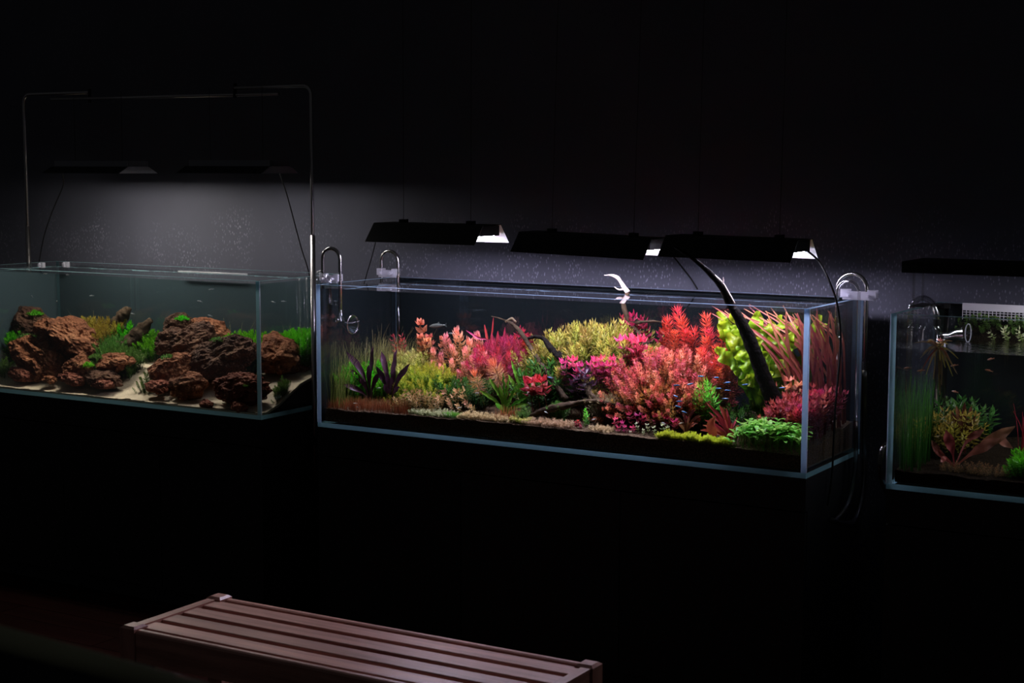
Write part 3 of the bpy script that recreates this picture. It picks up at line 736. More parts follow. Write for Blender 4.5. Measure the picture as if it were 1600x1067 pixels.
# ------------------------------------------------------------------ plant builders
def leaf4(mb, p, d, side, L, W, droop, t0, t1, mi=0):
    up = side.cross(d)
    mid = p+d*(L*0.48)-up*(droop*L*0.15)+up*(W*0.10)
    tip = p+d*L-up*(droop*L)
    mb.add([p, mid+side*(W*0.5)+up*(W*0.14), mid-up*(W*0.06), mid-side*(W*0.5)+up*(W*0.14), tip],
           [(0, 1, 2), (0, 2, 3), (2, 1, 4), (3, 2, 4)], mi, [t0, t1, t1, t1, t1])
def shoot(name, mat, seed, L, t0, node, per, ll, lw, e0, e1, droop=0.15, stem=0.0012, bend=0.06, tipscale=0.75, round_=False):
    rnd = random.Random(seed); mb = MB()
    bx, by = rnd.uniform(-bend, bend)*L, rnd.uniform(-bend, bend)*L
    def at_(t): return Vector((bx*t*t, by*t*t, L*t))
    mb.tube([at_(k/4) for k in range(5)], [stem*(1-0.5*k/4) for k in range(5)], 4, caps=False, tip=[0.1*k/4 for k in range(5)])
    nn = max(1, int(L*(1-t0)/node))
    for i in range(nn+1):
        t = t0+(1-t0)*i/nn
        e = math.radians(e0+(e1-e0)*(i/nn)**3); az = rnd.uniform(0, 6.28)
        sc = (1.0 if i < nn-1 else tipscale+(1-tipscale)*(nn-i)/2)*(0.72+0.28*min(1, i/nn*2))
        for k in range(per):
            a = az+2*PI*k/per+rnd.uniform(-0.25, 0.25); ee = e+rnd.uniform(-0.2, 0.2)
            d = Vector((math.cos(a)*math.cos(ee), math.sin(a)*math.cos(ee), math.sin(ee)))
            side = Vector((-math.sin(a), math.cos(a), 0)); side.rotate(Matrix.Rotation(rnd.uniform(-0.7, 0.7), 3, d))
            l = ll*sc*rnd.uniform(0.8, 1.15)
            tc_ = max(0, min(1, (i/nn)**1.5*0.75+0.0)); leaf4(mb, at_(t), d, side, l, lw*sc, droop*rnd.uniform(0.5, 1.5), tc_, min(1, tc_+0.25))
    me = bpy.data.meshes.new(name)
    me.from_pydata([tuple(v) for v in mb.v], [], mb.f); me.materials.append(MATS[mat])
    a = me.attributes.new('tip', 'FLOAT', 'POINT'); a.data.foreach_set('value', mb.tip)
    me['L'] = L
    return me
def inx(x, g):
    lo, hi = {'soil': (0.022, 1.768), 'sandz': (-1.758, -0.298), 'soil3': (2.074, 3.22)}.get(g.__name__, (-9, 9))
    return min(hi, max(lo, x))
def variants(k, name, mat, *a, **kw): return [shoot(name, mat, 11+7*i, *a, **kw) for i in range(k)]
RND = random.Random(5)
def place_shoot(t, me, top, gz, rnd, s=None, lean=0.12, name='leafy_shoot'):
    H = max(0.015, top[2]-gz+0.004); sc = H/me['L'] if s is None else s
    if s is None: sc = H/me['L']
    z = top[2]-me['L']*sc
    return inst(me, t, (top[0], top[1], z), rnd.uniform(0, 6.28), rnd.uniform(-lean, lean)*0.6, rnd.uniform(-lean, lean)*0.6, sc, name)
def bush(name, label, vs, P0, P1, dy, n, droop=0.03, front=0.05, cat='plant', g=soil, seed=1, lean=0.15, joined=False, smax=1.5, jit=0.012, group=None, limit=(0.03, 0.452), fan=0.35):
    rnd = random.Random(seed); Y = P0[1]
    xc = (P0[0]+P1[0])/2
    t = thing(name, label, cat, (xc, Y, g(xc, Y)-0.002), group)
    VJ = []; FJ = []; TJ = []; base = 0
    for k in range(n):
        u = -1+2*((k+0.5)/n)+rnd.uniform(-0.08, 0.08); v = ((k*0.618034) % 1)*2-1
        x = xc+(P1[0]-P0[0])/2*u; y = min(limit[1], max(limit[0], Y+dy*v))
        zt = P0[2]+(P1[2]-P0[2])*(u+1)/2-droop*abs(u)**2.4-front*max(0, -v)**1.3-0.3*front*max(0, v)+rnd.uniform(-jit, jit)
        gz = g(x, y); me = vs[rnd.randrange(len(vs))]
        H = max(0.018, zt-gz+0.004); sc = H/me['L']
        if sc > smax: sc = smax
        if sc < 0.55: sc = 0.55
        z = gz+H-me['L']*sc
        if z > gz-0.002: z = gz-0.002
        tx, ty = fan*u+rnd.uniform(-lean, lean), fan*0.8*v-0.2+rnd.uniform(-lean, lean)   # lean outwards, like a grown bush
        hl = me['L']*sc*0.6
        R3_ = Matrix.Rotation(tx, 4, 'Y') @ Matrix.Rotation(-ty, 4, 'X') @ Matrix.Rotation(rnd.uniform(0, 6.28), 4, 'Z')
        x -= hl*math.sin(tx); y -= hl*math.sin(ty); y = min(limit[1], max(limit[0], y)); x = inx(x, g)
        if not joined:
            o = inst(me, t, (x, y, z), s=sc, name='leafy_shoot'); o.rotation_euler = R3_.to_euler()
        else:
            co = np.empty(len(me.vertices)*3); me.vertices.foreach_get('co', co); co = co.reshape(-1, 3)
            M = Matrix.Translation((x, y, z)) @ R3_ @ Matrix.Scale(sc, 4)
            A = np.array(M); co = co @ A[:3, :3].T+A[:3, 3]
            tp = np.empty(len(me.vertices)); me.attributes['tip'].data.foreach_get('value', tp)
            VJ.append(co); TJ.append(tp); FJ += [tuple(q+base for q in p.vertices) for p in me.polygons]; base += len(co)
    if joined:
        mb = MB(); mb.v = [tuple(p) for p in np.concatenate(VJ)]; mb.f = FJ; mb.mi = [0]*len(FJ); mb.tip = list(np.concatenate(TJ))
        o = mb.build('foliage', [vs[0].materials[0].name], t); o['kind'] = 'stuff'
    return t
def tips(name, label, vs, pts, g=soil, cat='plant', seed=3, lean=0.1, smin=0.6, smax=1.6, part='leafy_shoot', fwd=0.3):
    rnd = random.Random(seed); c = Vector((0, 0, 0))
    for p in pts: c += Vector(p)
    c /= len(pts); t = thing(name, label, cat, (c.x, c.y, g(c.x, c.y)-0.002))
    for k, p in enumerate(pts):
        me = vs[k % len(vs)]; gz = g(p[0], p[1])
        sc = min(smax, max(smin, (p[2]-gz+0.004)/me['L'])); z = p[2]-me['L']*sc
        tx, ty = rnd.uniform(-lean, lean), -fwd+rnd.uniform(-lean, lean)      # heads nod towards the open front glass
        Rm = Matrix.Rotation(tx, 4, 'Y') @ Matrix.Rotation(-ty, 4, 'X') @ Matrix.Rotation(rnd.uniform(0, 6.28), 4, 'Z')
        b = Vector(p)-Rm.to_3x3() @ Vector((0, 0, me['L']*sc)); dz = b.z-gz
        if dz > 0: b.z = gz-0.001
        b.y = min(b.y, 0.45); b.x = inx(b.x, g)
        o = inst(me, t, b, s=sc, name=part); o.rotation_euler = Rm.to_euler()
    return t
def grass(name, label, mat, P0, P1, dy, n, w_, g=soil, seed=2, lean=0.25, hmin=0.45, cat='plant', limit=(0.0205, 0.455), droop=0.0, segs=4):
    rnd = random.Random(seed); mb = MB(); Y = P0[1]; xc = (P0[0]+P1[0])/2
    for k in range(n):
        u = rnd.uniform(-1, 1); y = min(limit[1], max(limit[0], Y+dy*rnd.uniform(-1, 1))); x = inx(xc+(P1[0]-P0[0])/2*u, g)
        gz = g(x, y)-0.003; zt = P0[2]+(P1[2]-P0[2])*(u+1)/2-droop*abs(u)**2
        H = max(0.012, zt-gz)*rnd.uniform(hmin, 1.0)
        a = rnd.uniform(0, 6.28); ln = rnd.uniform(0, lean)*H; d = Vector((math.cos(a), math.sin(a)*0.6, 0)); sd = Vector((-d.y, d.x, 0)).normalized()
        sd = (sd+Vector((0.6, 0, 0))).normalized()
        vs, tp = [], []
        for i in range(segs+1):
            t_ = i/segs; p = Vector((x, y, gz))+d*(ln*t_*t_)+Vector((0, 0, H*(t_-0.12*t_*t_*lean)))
            ww = w_*(1-0.75*t_)
            vs += [p-sd*ww*0.5, p+sd*ww*0.5]; tp += [t_, t_]
        mb.add(vs, [(2*i, 2*i+1, 2*i+3, 2*i+2) for i in range(segs)], 0, tp)
    o = mb.build(name, mat, None, False, loc=(xc, Y, g(xc, Y)-0.003))
    tag(o, label, cat); return o
def ribbon(path, width, facing, mat, ruffle=0.0, rf=8.0, seed=0, fold=0.15, t0=0.0, parent=None, name='leaf', nsub=4):
    """leaf blade along a path; width: list of widths; ruffle: wavy margins"""
    P = smooth(path, nsub); n = len(P); W = lerp_list(width, n); mb = MB(); vs = []; tp = []; ph = seed*1.7
    facing = Vector(facing)
    for i, p in enumerate(P):
        tg = (P[min(i+1, n-1)]-P[max(i-1, 0)]).normalized()
        sd = tg.cross(facing)
        sd = sd.normalized() if sd.length > 1e-5 else Vector((1, 0, 0))
        nn = sd.cross(tg)
        t_ = i/(n-1); r = ruffle*W[i]
        a, b = math.sin(ph+rf*t_*6.28), math.sin(ph+1.9+rf*t_*6.28*0.93)
        vs += [p-sd*W[i]*0.5+nn*(r*a+fold*W[i]), p-sd*W[i]*0.26+nn*(r*a*0.35+fold*0.3*W[i]), p, p+sd*W[i]*0.26+nn*(r*b*0.35+fold*0.3*W[i]), p+sd*W[i]*0.5+nn*(r*b+fold*W[i])]
        tp += [t0+(1-t0)*t_]*5
    fs = [(5*i+k, 5*i+k+1, 5*i+k+6, 5*i+k+5) for i in range(n-1) for k in range(4)]
    mb.add(vs, fs, 0, tp)
    return mb.build(name, mat, parent, True)
def rosette(name, label, base, tiplist, mat, wmax, arc=0.35, ruffle=0.1, rf=3, blade=0.45, cat='plant', seed=0, stalk=0.0025, fold=0.12):
    rnd = random.Random(seed); b = Vector(base); t = thing(name, label, cat, base)
    for k, tp_ in enumerate(tiplist):
        tp = Vector(tp_); d = tp-b
        out = Vector((d.x, d.y, 0)); m1 = b+d*0.4+Vector((0, 0, arc*d.length*0.35))-out*0.12; m2 = b+d*0.75+Vector((0, 0, arc*d.length*0.30))
        wm = wmax*rnd.uniform(0.8, 1.15)
        wl = [stalk, stalk, stalk*1.2]+[wm*0.75, wm, wm*0.85, wm*0.5, 0.001] if blade < 0.5 else [stalk, stalk*1.5, wm*0.6, wm*0.95, wm, wm*0.85, wm*0.5, 0.001]
        ribbon([b+Vector((rnd.uniform(-1, 1), rnd.uniform(-1, 1), 0))*0.004, m1, m2, tp], wl, (rnd.uniform(-0.3, 0.5), -1, 0.5), mat, ruffle, rf, k, fold, 0.0, t)
    return t
def gpos(p, g=soil): return (p[0], p[1], g(p[0], p[1]))

# ================================================================== planted tank, back to front
# --- driftwood
def branch(parent, name, pts, rs, mat, seed=0, n=10, amp=0.25):
    P = smooth(pts, 7); R = lerp_list(rs, len(P)); rnd = random.Random(seed)
    mb = MB().tube(P, R, n)
    out = []
    for i, v in enumerate(mb.v):
        k = min(i//n, len(P)-1); c = P[k]; d = Vector(v)-c
        f = 1+amp*noise.noise(Vector((v[0]*60+seed, v[1]*60, v[2]*60)))+amp*0.7*noise.noise(Vector(((i % n)*1.7, k*0.18+seed, 0.5)))
        out.append(tuple(c+d*f))
    mb.v = out
    return mb.build(name, mat, parent, True)
t = thing('driftwood_branch', 'thick blackish branch leaning out of the water before the lime leaves', 'driftwood', gpos((1.6074, 0.2400, 0.9246)))
branch(t, 'main_stem', [(1.3593, 0.0150, 1.4172), (1.4040, 0.0300, 1.3887), (1.4484, 0.0550, 1.3480), (1.4868, 0.0800, 1.2993), (1.5109, 0.1050, 1.2380), (1.5457, 0.1250, 1.1715), (1.5724, 0.1400, 1.1008), (1.5994, 0.1600, 1.0175), (1.6357, 0.1900, 0.9172)],
       [0.003, 0.005, 0.008, 0.0115, 0.0135, 0.018, 0.022, 0.024, 0.026], 'driftwood_dark', 3, 12, 0.16)
branch(t, 'pale_edge', [(1.4420, 0.0500, 1.3617), (1.4645, 0.0620, 1.3385), (1.4926, 0.0760, 1.3076), (1.5077, 0.0860, 1.2803), (1.5242, 0.0980, 1.2470)], [0.001, 0.0028, 0.0040, 0.0034, 0.002], 'driftwood_pale', 4, 8, 0.15)
branch(t, 'twig', [(1.4901, 0.0770, 1.3035), (1.4945, 0.0760, 1.3174), (1.4948, 0.0750, 1.3272)], [0.004, 0.002, 0.0008], 'driftwood_pale', 5, 7)
t = thing('driftwood_branch', 'slender branch whose bleached tip pokes out of the water', 'driftwood', gpos((1.0959, 0.3800, 1.0222)))
branch(t, 'bleached_tip', [(0.9396, 0.3600, 1.2964), (0.9662, 0.3600, 1.2974), (0.9880, 0.3600, 1.2918), (1.0050, 0.3600, 1.2731), (1.0293, 0.3600, 1.2419)], [0.0012, 0.004, 0.0065, 0.007, 0.008], 'driftwood_pale', 1, 9)
branch(t, 'twig', [(0.9787, 0.3600, 1.2591), (0.9932, 0.3600, 1.2511), (1.0124, 0.3600, 1.2519)], [0.001, 0.0025, 0.003], 'driftwood_pale', 2, 7)
branch(t, 'submerged_stem', [(1.0293, 0.3600, 1.2419), (1.0104, 0.3650, 1.2042), (1.0277, 0.3700, 1.1486), (1.0640, 0.3750, 1.1027), (1.0955, 0.3800, 1.0545), (1.1154, 0.3800, 0.9803)], [0.008, 0.008, 0.009, 0.010, 0.012, 0.012], 'driftwood_brown', 6, 9)
branch(t, 'side_twig', [(1.0374, 0.3700, 1.1383), (1.0875, 0.3600, 1.1461), (1.1324, 0.3500, 1.1513), (1.1745, 0.3400, 1.1501)], [0.006, 0.005, 0.004, 0.001], 'driftwood_brown', 7, 8)
t = thing('driftwood_branch', 'thin grey branch slanting down between magenta and olive bushes', 'driftwood', gpos((0.9242, 0.1300, 0.8995)))
branch(t, 'main_stem', [(0.5315, 0.3000, 1.1422), (0.5818, 0.2900, 1.1344), (0.6401, 0.2700, 1.1192), (0.6901, 0.2500, 1.0863), (0.7530, 0.2200, 1.0275), (0.8411, 0.1700, 0.9632), (0.9242, 0.1300, 0.8995)], [0.001, 0.003, 0.006, 0.008, 0.009, 0.009, 0.010], 'driftwood_brown', 8, 8, 0.4)
branch(t, 'side_twig', [(0.6008, 0.2800, 1.1274), (0.6264, 0.2800, 1.1397), (0.6448, 0.2750, 1.1300)], [0.003, 0.005, 0.004], 'moss_tan', 9, 7, 0.5)
t = thing('driftwood_branch', 'short black arched branch against the olive yellow bush', 'driftwood', gpos((0.9739, 0.1700, 0.9196)))
branch(t, 'main_stem', [(0.6952, 0.2500, 1.0735), (0.7412, 0.2400, 1.0879), (0.7818, 0.2300, 1.0825), (0.8172, 0.2200, 1.0510), (0.8677, 0.2000, 1.0260), (0.9274, 0.1800, 0.9787), (0.9740, 0.1700, 0.9090)], [0.004, 0.006, 0.008, 0.011, 0.012, 0.013, 0.015], 'driftwood_dark', 10, 10, 0.35)
t = thing('driftwood_log', 'brown root lying low across the front below the magenta leaves', 'driftwood', gpos((0.9938, 0.0900, 0.8681)))
branch(t, 'main_stem', [(0.8036, 0.0750, 0.8354), (0.8564, 0.0800, 0.8603), (0.9254, 0.0850, 0.8821), (0.9935, 0.0900, 0.9015), (1.0582, 0.1000, 0.9074), (1.1155, 0.1100, 0.8982), (1.1743, 0.1300, 0.8837)], [0.008, 0.012, 0.012, 0.008, 0.009, 0.008, 0.004], 'driftwood_brown', 12, 10, 0.4)
branch(t, 'side_root', [(0.9968, 0.1400, 0.9481), (1.0218, 0.1200, 0.9230), (1.0672, 0.1050, 0.9095), (1.1160, 0.1000, 0.9036)], [0.010, 0.010, 0.007, 0.003], 'driftwood_brown', 13, 9, 0.4)

# --- back row and middle
grass('hair_grass', 'wispy olive grass along the end pane by the metal pole', 'olive_grass', (0.022, 0.22, (-0.0250, 0.2200, 1.0696)[2]), (0.075, 0.22, (0.0178, 0.2200, 1.0580)[2]), 0.19, 520, 0.0017, seed=4, lean=0.5, hmin=0.4, droop=0.01)
grass('hair_grass', 'wispy olive grass behind the dark plum leaves', 'olive_grass', (0.07, 0.32, (0.0023, 0.3200, 1.0671)[2]), (0.24, 0.32, (0.0879, 0.3200, 1.0483)[2]), 0.11, 700, 0.0017, seed=14, lean=0.5, hmin=0.4, droop=0.02)
grass('grass_stalks', 'few tall pale stalks rising above the olive grass', 'olive_grass', (0.03, 0.30, (-0.0404, 0.3000, 1.1136)[2]), (0.19, 0.30, (-0.0406, 0.3000, 1.0995)[2]), 0.12, 60, 0.0020, seed=9, lean=0.45, hmin=0.75)
v = variants(3, 'green_shoot', 'bright_green', 0.13, 0.3, 0.008, 5, 0.016, 0.0062, 20, 60)
bush('moss_bush', 'vivid green bush against the front corner by the metal pole', v, (0.022, 0.155, (-0.0493, 0.1550, 0.9489)[2]), (0.085, 0.155, (0.0306, 0.1550, 0.9472)[2]), 0.055, 60, 0.005, 0.02, seed=2, fan=0.2)
bush('moss_bush', 'vivid green bush behind the dark plum leaves', v, (-0.0333, 0.2100, 0.9371), (0.1788, 0.2100, 0.9673), 0.06, 80, 0.02, 0.05, seed=3)
v = variants(3, 'yellow_shoot', 'pale_yellow_green', 0.15, 0.45, 0.007, 5, 0.018, 0.0055, 20, 60)
bush('stem_plant', 'pale straw-green bush below the small red sprig', v, (0.1213, 0.2800, 0.9888), (0.2769, 0.2800, 1.0031), 0.07, 60, 0.025, 0.05, seed=4)
v = variants(3, 'yellow_shoot', 'yellow_green', 0.14, 0.35, 0.008, 5, 0.020, 0.0062, 15, 60)
bush('stem_plant', 'yellow-green leafy bush right of the plum leaves', v, (0.2230, 0.1900, 0.9540), (0.4383, 0.1900, 0.9729), 0.09, 110, 0.03, 0.075, seed=5)
tips('stem_plant', 'small dark red sprig above the pale straw-green bush', variants(2, 'sprig', 'red_sprig', 0.15, 0.55, 0.009, 3, 0.016, 0.008, 10, 50), [(0.1021, 0.3200, 1.0491), (0.1472, 0.3200, 1.0494), (0.1287, 0.3100, 1.0189), (0.1330, 0.3200, 1.0276), (0.1173, 0.3100, 1.0066)], lean=0.15)
v = variants(3, 'tiered_shoot', 'orange_disc', 0.20, 0.45, 0.022, 8, 0.024, 0.016, 8, 40, droop=0.25, tipscale=0.9)
tips('stem_plant', 'tall orange tiered rosettes beside the dark fish', v, [(0.2160, 0.3300, 1.0986), (0.2416, 0.3000, 1.0496), (0.2722, 0.3200, 1.0518), (0.2703, 0.2900, 1.0384), (0.3051, 0.3200, 1.0468), (0.2277, 0.3000, 1.0211)], lean=0.06, fwd=0.25)
v = variants(4, 'pink_shoot', 'pink_peach', 0.22, 0.35, 0.011, 6, 0.027, 0.012, 10, 60, droop=0.2, tipscale=0.95)
tips('stem_plant', 'peach and pink stem plants between orange rosettes and magenta bush', v,
     [(0.3651, 0.2700, 1.0616), (0.4122, 0.2800, 1.0837), (0.4128, 0.2500, 1.0302), (0.4484, 0.2400, 1.0198), (0.4584, 0.2700, 1.0557), (0.4837, 0.2800, 1.0697), (0.3589, 0.2300, 1.0018), (0.3106, 0.2500, 1.0104), (0.5031, 0.2200, 1.0096), (0.4227, 0.2100, 0.9831), (0.4870, 0.2000, 0.9795), (0.3947, 0.2000, 0.9689), (0.5156, 0.2500, 1.0319), (0.4774, 0.1700, 0.9554), (0.5395, 0.2200, 0.9897), (0.5272, 0.1900, 0.9655), (0.3453, 0.2100, 0.9736), (0.5479, 0.2400, 1.0104)], lean=0.12)
v = variants(3, 'magenta_shoot', 'magenta', 0.22, 0.4, 0.009, 6, 0.027, 0.0045, 15, 60, droop=0.15)
bush('stem_plant', 'fine magenta-red bush in the middle of the planted tank', v, (0.4949, 0.3000, 1.0596), (0.6609, 0.3000, 1.0625), 0.08, 56, 0.03, 0.04, seed=7)
t = thing('pink_blades', 'few upright magenta blades above the fine magenta-red bush', 'plant', gpos((0.5494, 0.2800, 0.9079)))
for k, (b0, b1, wd) in enumerate([((0.5309, 0.2800, 1.0299), (0.5152, 0.2800, 1.1140), .009), ((0.5326, 0.2900, 1.0403), (0.5455, 0.2900, 1.1393), .006), ((0.5907, 0.2800, 1.0336), (0.5982, 0.2800, 1.1095), .010), ((0.5423, 0.2700, 1.0427), (0.4451, 0.2700, 1.0909), .008), ((0.5648, 0.2800, 1.0320), (0.5699, 0.2800, 1.0946), .012), ((0.5666, 0.2600, 1.0340), (0.5562, 0.2600, 1.0890), .010)]):
    b0, b1 = Vector(b0), Vector(b1); ribbon([Vector(gpos(b0)), b0, (b0+b1)/2+Vector((0.002, 0, 0)), b1], [0.002, 0.002, 0.003, wd*0.8, wd, wd*0.8, 0.001], (0.3, -1, 0.2), 'magenta', 0.1, 2, k, 0.2, 0.3, t)
v = variants(3, 'olive_shoot', 'olive_yellow', 0.22, 0.55, 0.010, 5, 0.024, 0.0058, 15, 60)
bush('stem_plant', 'broad olive-yellow bush along the back centre', v, (0.6891, 0.3300, 1.0968), (1.0668, 0.3300, 1.1517), 0.10, 170, 0.012, 0.055, seed=8, lean=0.5, fan=0.55)
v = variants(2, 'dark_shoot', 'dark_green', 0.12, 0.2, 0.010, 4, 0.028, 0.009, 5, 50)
bush('stem_plant', 'dark green leaves under the olive-yellow bush', v, (0.7281, 0.2200, 1.0151), (0.8981, 0.2200, 1.0088), 0.07, 22, 0.02, 0.05, seed=9)
v = variants(2, 'crimson_shoot', 'crimson', 0.20, 0.55, 0.010, 4, 0.022, 0.010, 10, 50)
tips('stem_plant', 'reddish sprigs around the submerged slender branch', v, [(1.0484, 0.4000, 1.1732), (1.0198, 0.4000, 1.1588), (1.0701, 0.4000, 1.1548), (1.1605, 0.3600, 1.1392), (1.1793, 0.3600, 1.1232), (1.1468, 0.3600, 1.1129)], lean=0.15)
tips('stem_plant', 'small pink sprigs on the grey branch by the olive-yellow bush', v, [(0.6276, 0.3300, 1.1046), (0.6534, 0.3300, 1.0926), (0.6688, 0.3300, 1.0802), (0.6491, 0.3200, 1.0666)], lean=0.15)
v = variants(3, 'pink_leaf_shoot', 'hot_pink', 0.16, 0.6, 0.013, 6, 0.022, 0.011, -5, 35, droop=0.3, tipscale=0.9)
tips('broad_leaf_plant', 'hot pink broad leaves at the top of the coral bush', v, [(1.0852, 0.2700, 1.1301), (1.1184, 0.2600, 1.1202), (1.0792, 0.2500, 1.1062), (1.1398, 0.2500, 1.1034), (1.1123, 0.2400, 1.1006)])
tips('broad_leaf_plant', 'hot pink leaves under the black arched branch', v, [(0.9204, 0.1700, 1.0324), (0.9044, 0.1600, 1.0197), (0.9444, 0.1700, 1.0297), (0.9595, 0.1600, 1.0106), (0.9460, 0.1500, 0.9981)])
tips('broad_leaf_plant', 'row of hot pink leaf heads beside the coral bush', v, [(0.9843, 0.1800, 1.0186), (1.0074, 0.1900, 1.0296), (1.0356, 0.1900, 1.0377), (1.0614, 0.1900, 1.0352), (1.0321, 0.1700, 1.0207), (1.0039, 0.1700, 1.0104), (1.0602, 0.1700, 1.0204)])
v = variants(2, 'plum_shoot', 'plum', 0.10, 0.4, 0.016, 4, 0.030, 0.016, 0, 30, droop=0.2)
tips('broad_leaf_plant', 'few dull plum leaves above the low brown root', v, [(0.9966, 0.1400, 0.9774), (0.9730, 0.1400, 0.9716), (0.9439, 0.1500, 0.9599), (0.9817, 0.1500, 0.9900)])
v = variants(2, 'undergrowth_shoot', 'dark_green', 0.10, 0.2, 0.009, 5, 0.020, 0.007, 10, 55)  # dark green filler shoots over bare soil
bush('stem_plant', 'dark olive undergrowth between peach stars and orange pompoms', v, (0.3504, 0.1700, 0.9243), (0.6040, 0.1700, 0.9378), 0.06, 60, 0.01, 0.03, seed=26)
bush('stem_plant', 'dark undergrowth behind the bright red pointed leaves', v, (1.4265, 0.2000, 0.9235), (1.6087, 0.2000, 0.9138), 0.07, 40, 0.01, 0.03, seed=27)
# big coral bush and red plumes
v = variants(4, 'coral_shoot', 'coral_bush', 0.20, 0.45, 0.0085, 5, 0.0165, 0.0068, 15, 48)
bush('stem_plant', 'big rounded coral-pink bush right of the centre', v, (1.0523, 0.2300, 1.0601), (1.4060, 0.2300, 1.0940), 0.12, 280, 0.045, 0.095, seed=10, lean=0.5, jit=0.012, fan=0.85)
v = variants(3, 'amber_shoot', 'amber_bush', 0.09, 0.25, 0.009, 5, 0.016, 0.0068, 15, 60)
bush('stem_plant', 'amber small-leaved shoots under the coral bush', v, (1.1193, 0.1600, 0.9630), (1.4252, 0.1600, 1.0012), 0.04, 44, 0.02, 0.02, seed=11)
bush('stem_plant', 'little amber bush between the pink heads and the coral bush', v, (1.2610, 0.0900, 0.9163), (1.3404, 0.0900, 0.9266), 0.025, 12, 0.01, 0.02, seed=12)
v = variants(4, 'red_plume', 'scarlet', 0.30, 0.58, 0.011, 16, 0.028, 0.0028, 10, 42, droop=0.12, tipscale=1.0)
tips('feathery_plant', 'scarlet feathery plumes behind the coral bush', v,
     [(1.2430, 0.3000, 1.2050), (1.2161, 0.3100, 1.1631), (1.2776, 0.2900, 1.1741), (1.3293, 0.2800, 1.1755), (1.3052, 0.2800, 1.1412), (1.3700, 0.2600, 1.1382), (1.3460, 0.2600, 1.1163), (1.3967, 0.2700, 1.1306), (1.4214, 0.2600, 1.0961), (1.4061, 0.2300, 1.0879), (1.3797, 0.2200, 1.0872), (1.4327, 0.2200, 1.0641), (1.4088, 0.2000, 1.0565), (1.3579, 0.2100, 1.0808), (1.4331, 0.2000, 1.0378), (1.4460, 0.2400, 1.0548), (1.2762, 0.2800, 1.1271), (1.2444, 0.2900, 1.1203)], lean=0.12)
# orange needle pompoms
v = variants(2, 'needle_shoot', 'orange_needle', 0.13, 0.60, 0.010, 26, 0.034, 0.0026, -15, 65, droop=0.15, tipscale=1.0)
tips('feathery_plant', 'two orange needle-leaved pompoms left of the green fern', v, [(0.6513, 0.1300, 1.0064), (0.6029, 0.0900, 0.9685)], fwd=0.5)
# lime ruffled leaves
t = thing('ruffled_plant', 'lime green plant with wide ruffled leaves behind the dark branch', 'plant', gpos((1.5654, 0.2600, 0.9268)))
B0 = Vector(gpos((1.5654, 0.2600, 0.9268)))
for k, (mid, tip_, wd) in enumerate([
    ((1.4853, 0.2600, 1.0593), (1.4018, 0.2500, 1.2040), .050), ((1.4544, 0.2800, 1.0962), (1.4305, 0.2200, 1.1814), .046), ((1.5102, 0.2400, 1.0932), (1.4540, 0.2400, 1.2093), .052),
    ((1.5363, 0.2300, 1.0656), (1.4955, 0.2200, 1.1727), .056), ((1.5280, 0.2100, 1.0370), (1.4551, 0.2100, 1.1432), .052), ((1.5108, 0.2000, 1.0369), (1.4212, 0.2000, 1.0957), .044),
    ((1.5599, 0.2200, 1.0481), (1.5259, 0.2200, 1.1463), .050), ((1.5578, 0.1900, 1.0212), (1.5032, 0.1900, 1.0916), .050), ((1.5550, 0.3000, 1.0698), (1.5589, 0.3000, 1.1856), .050),
    ((1.5726, 0.3200, 1.0791), (1.5875, 0.3300, 1.1968), .050), ((1.5877, 0.3000, 1.0415), (1.6341, 0.3000, 1.1452), .046), ((1.5867, 0.3400, 1.0576), (1.6252, 0.3600, 1.1841), .050),
    ((1.5751, 0.2800, 1.0022), (1.6348, 0.2700, 1.0678), .044), ((1.5795, 0.1800, 0.9839), (1.5698, 0.1800, 1.0450), .034), ((1.5886, 0.2000, 0.9682), (1.6083, 0.2000, 1.0335), .030), ((1.6004, 0.3600, 1.0564), (1.6539, 0.3800, 1.1799), .048), ((1.5221, 0.3000, 1.0983), (1.5198, 0.3000, 1.2079), .050), ((1.5433, 0.2000, 1.0090), (1.4850, 0.1900, 1.0363), .044), ((1.5770, 0.1700, 0.9949), (1.5343, 0.1700, 1.0158), .040), ((1.5701, 0.2400, 0.9862), (1.5478, 0.2000, 1.0994), .046), ((1.6504, 0.4000, 1.0145), (1.6813, 0.4200, 1.1944), .044), ((1.6424, 0.3800, 1.0366), (1.7060, 0.4000, 1.1708), .040), ((1.5547, 0.3300, 1.0259), (1.5633, 0.3300, 1.1285), .046), ((1.4714, 0.2400, 1.0909), (1.4307, 0.2400, 1.1798), .046)]):
    mid, tip_ = Vector(mid), Vector(tip_)
    ribbon([B0+Vector((0.006*math.cos(k*2.4), 0.006*math.sin(k*2.4), 0)), B0.lerp(mid, 0.5)+Vector((0.006*math.sin(k), 0, 0)), mid, mid.lerp(tip_, 0.55)+Vector((0.008*math.cos(k*3), -0.004, 0)), tip_],
           [0.004, 0.010, wd*0.75, wd, wd*1.08, wd*1.08, wd, wd*0.8, 0.012], (0.5*math.sin(k*2), -1, 0.25), 'lime', 0.42, 5.0, k, 0.05, 0.0, t, nsub=10)
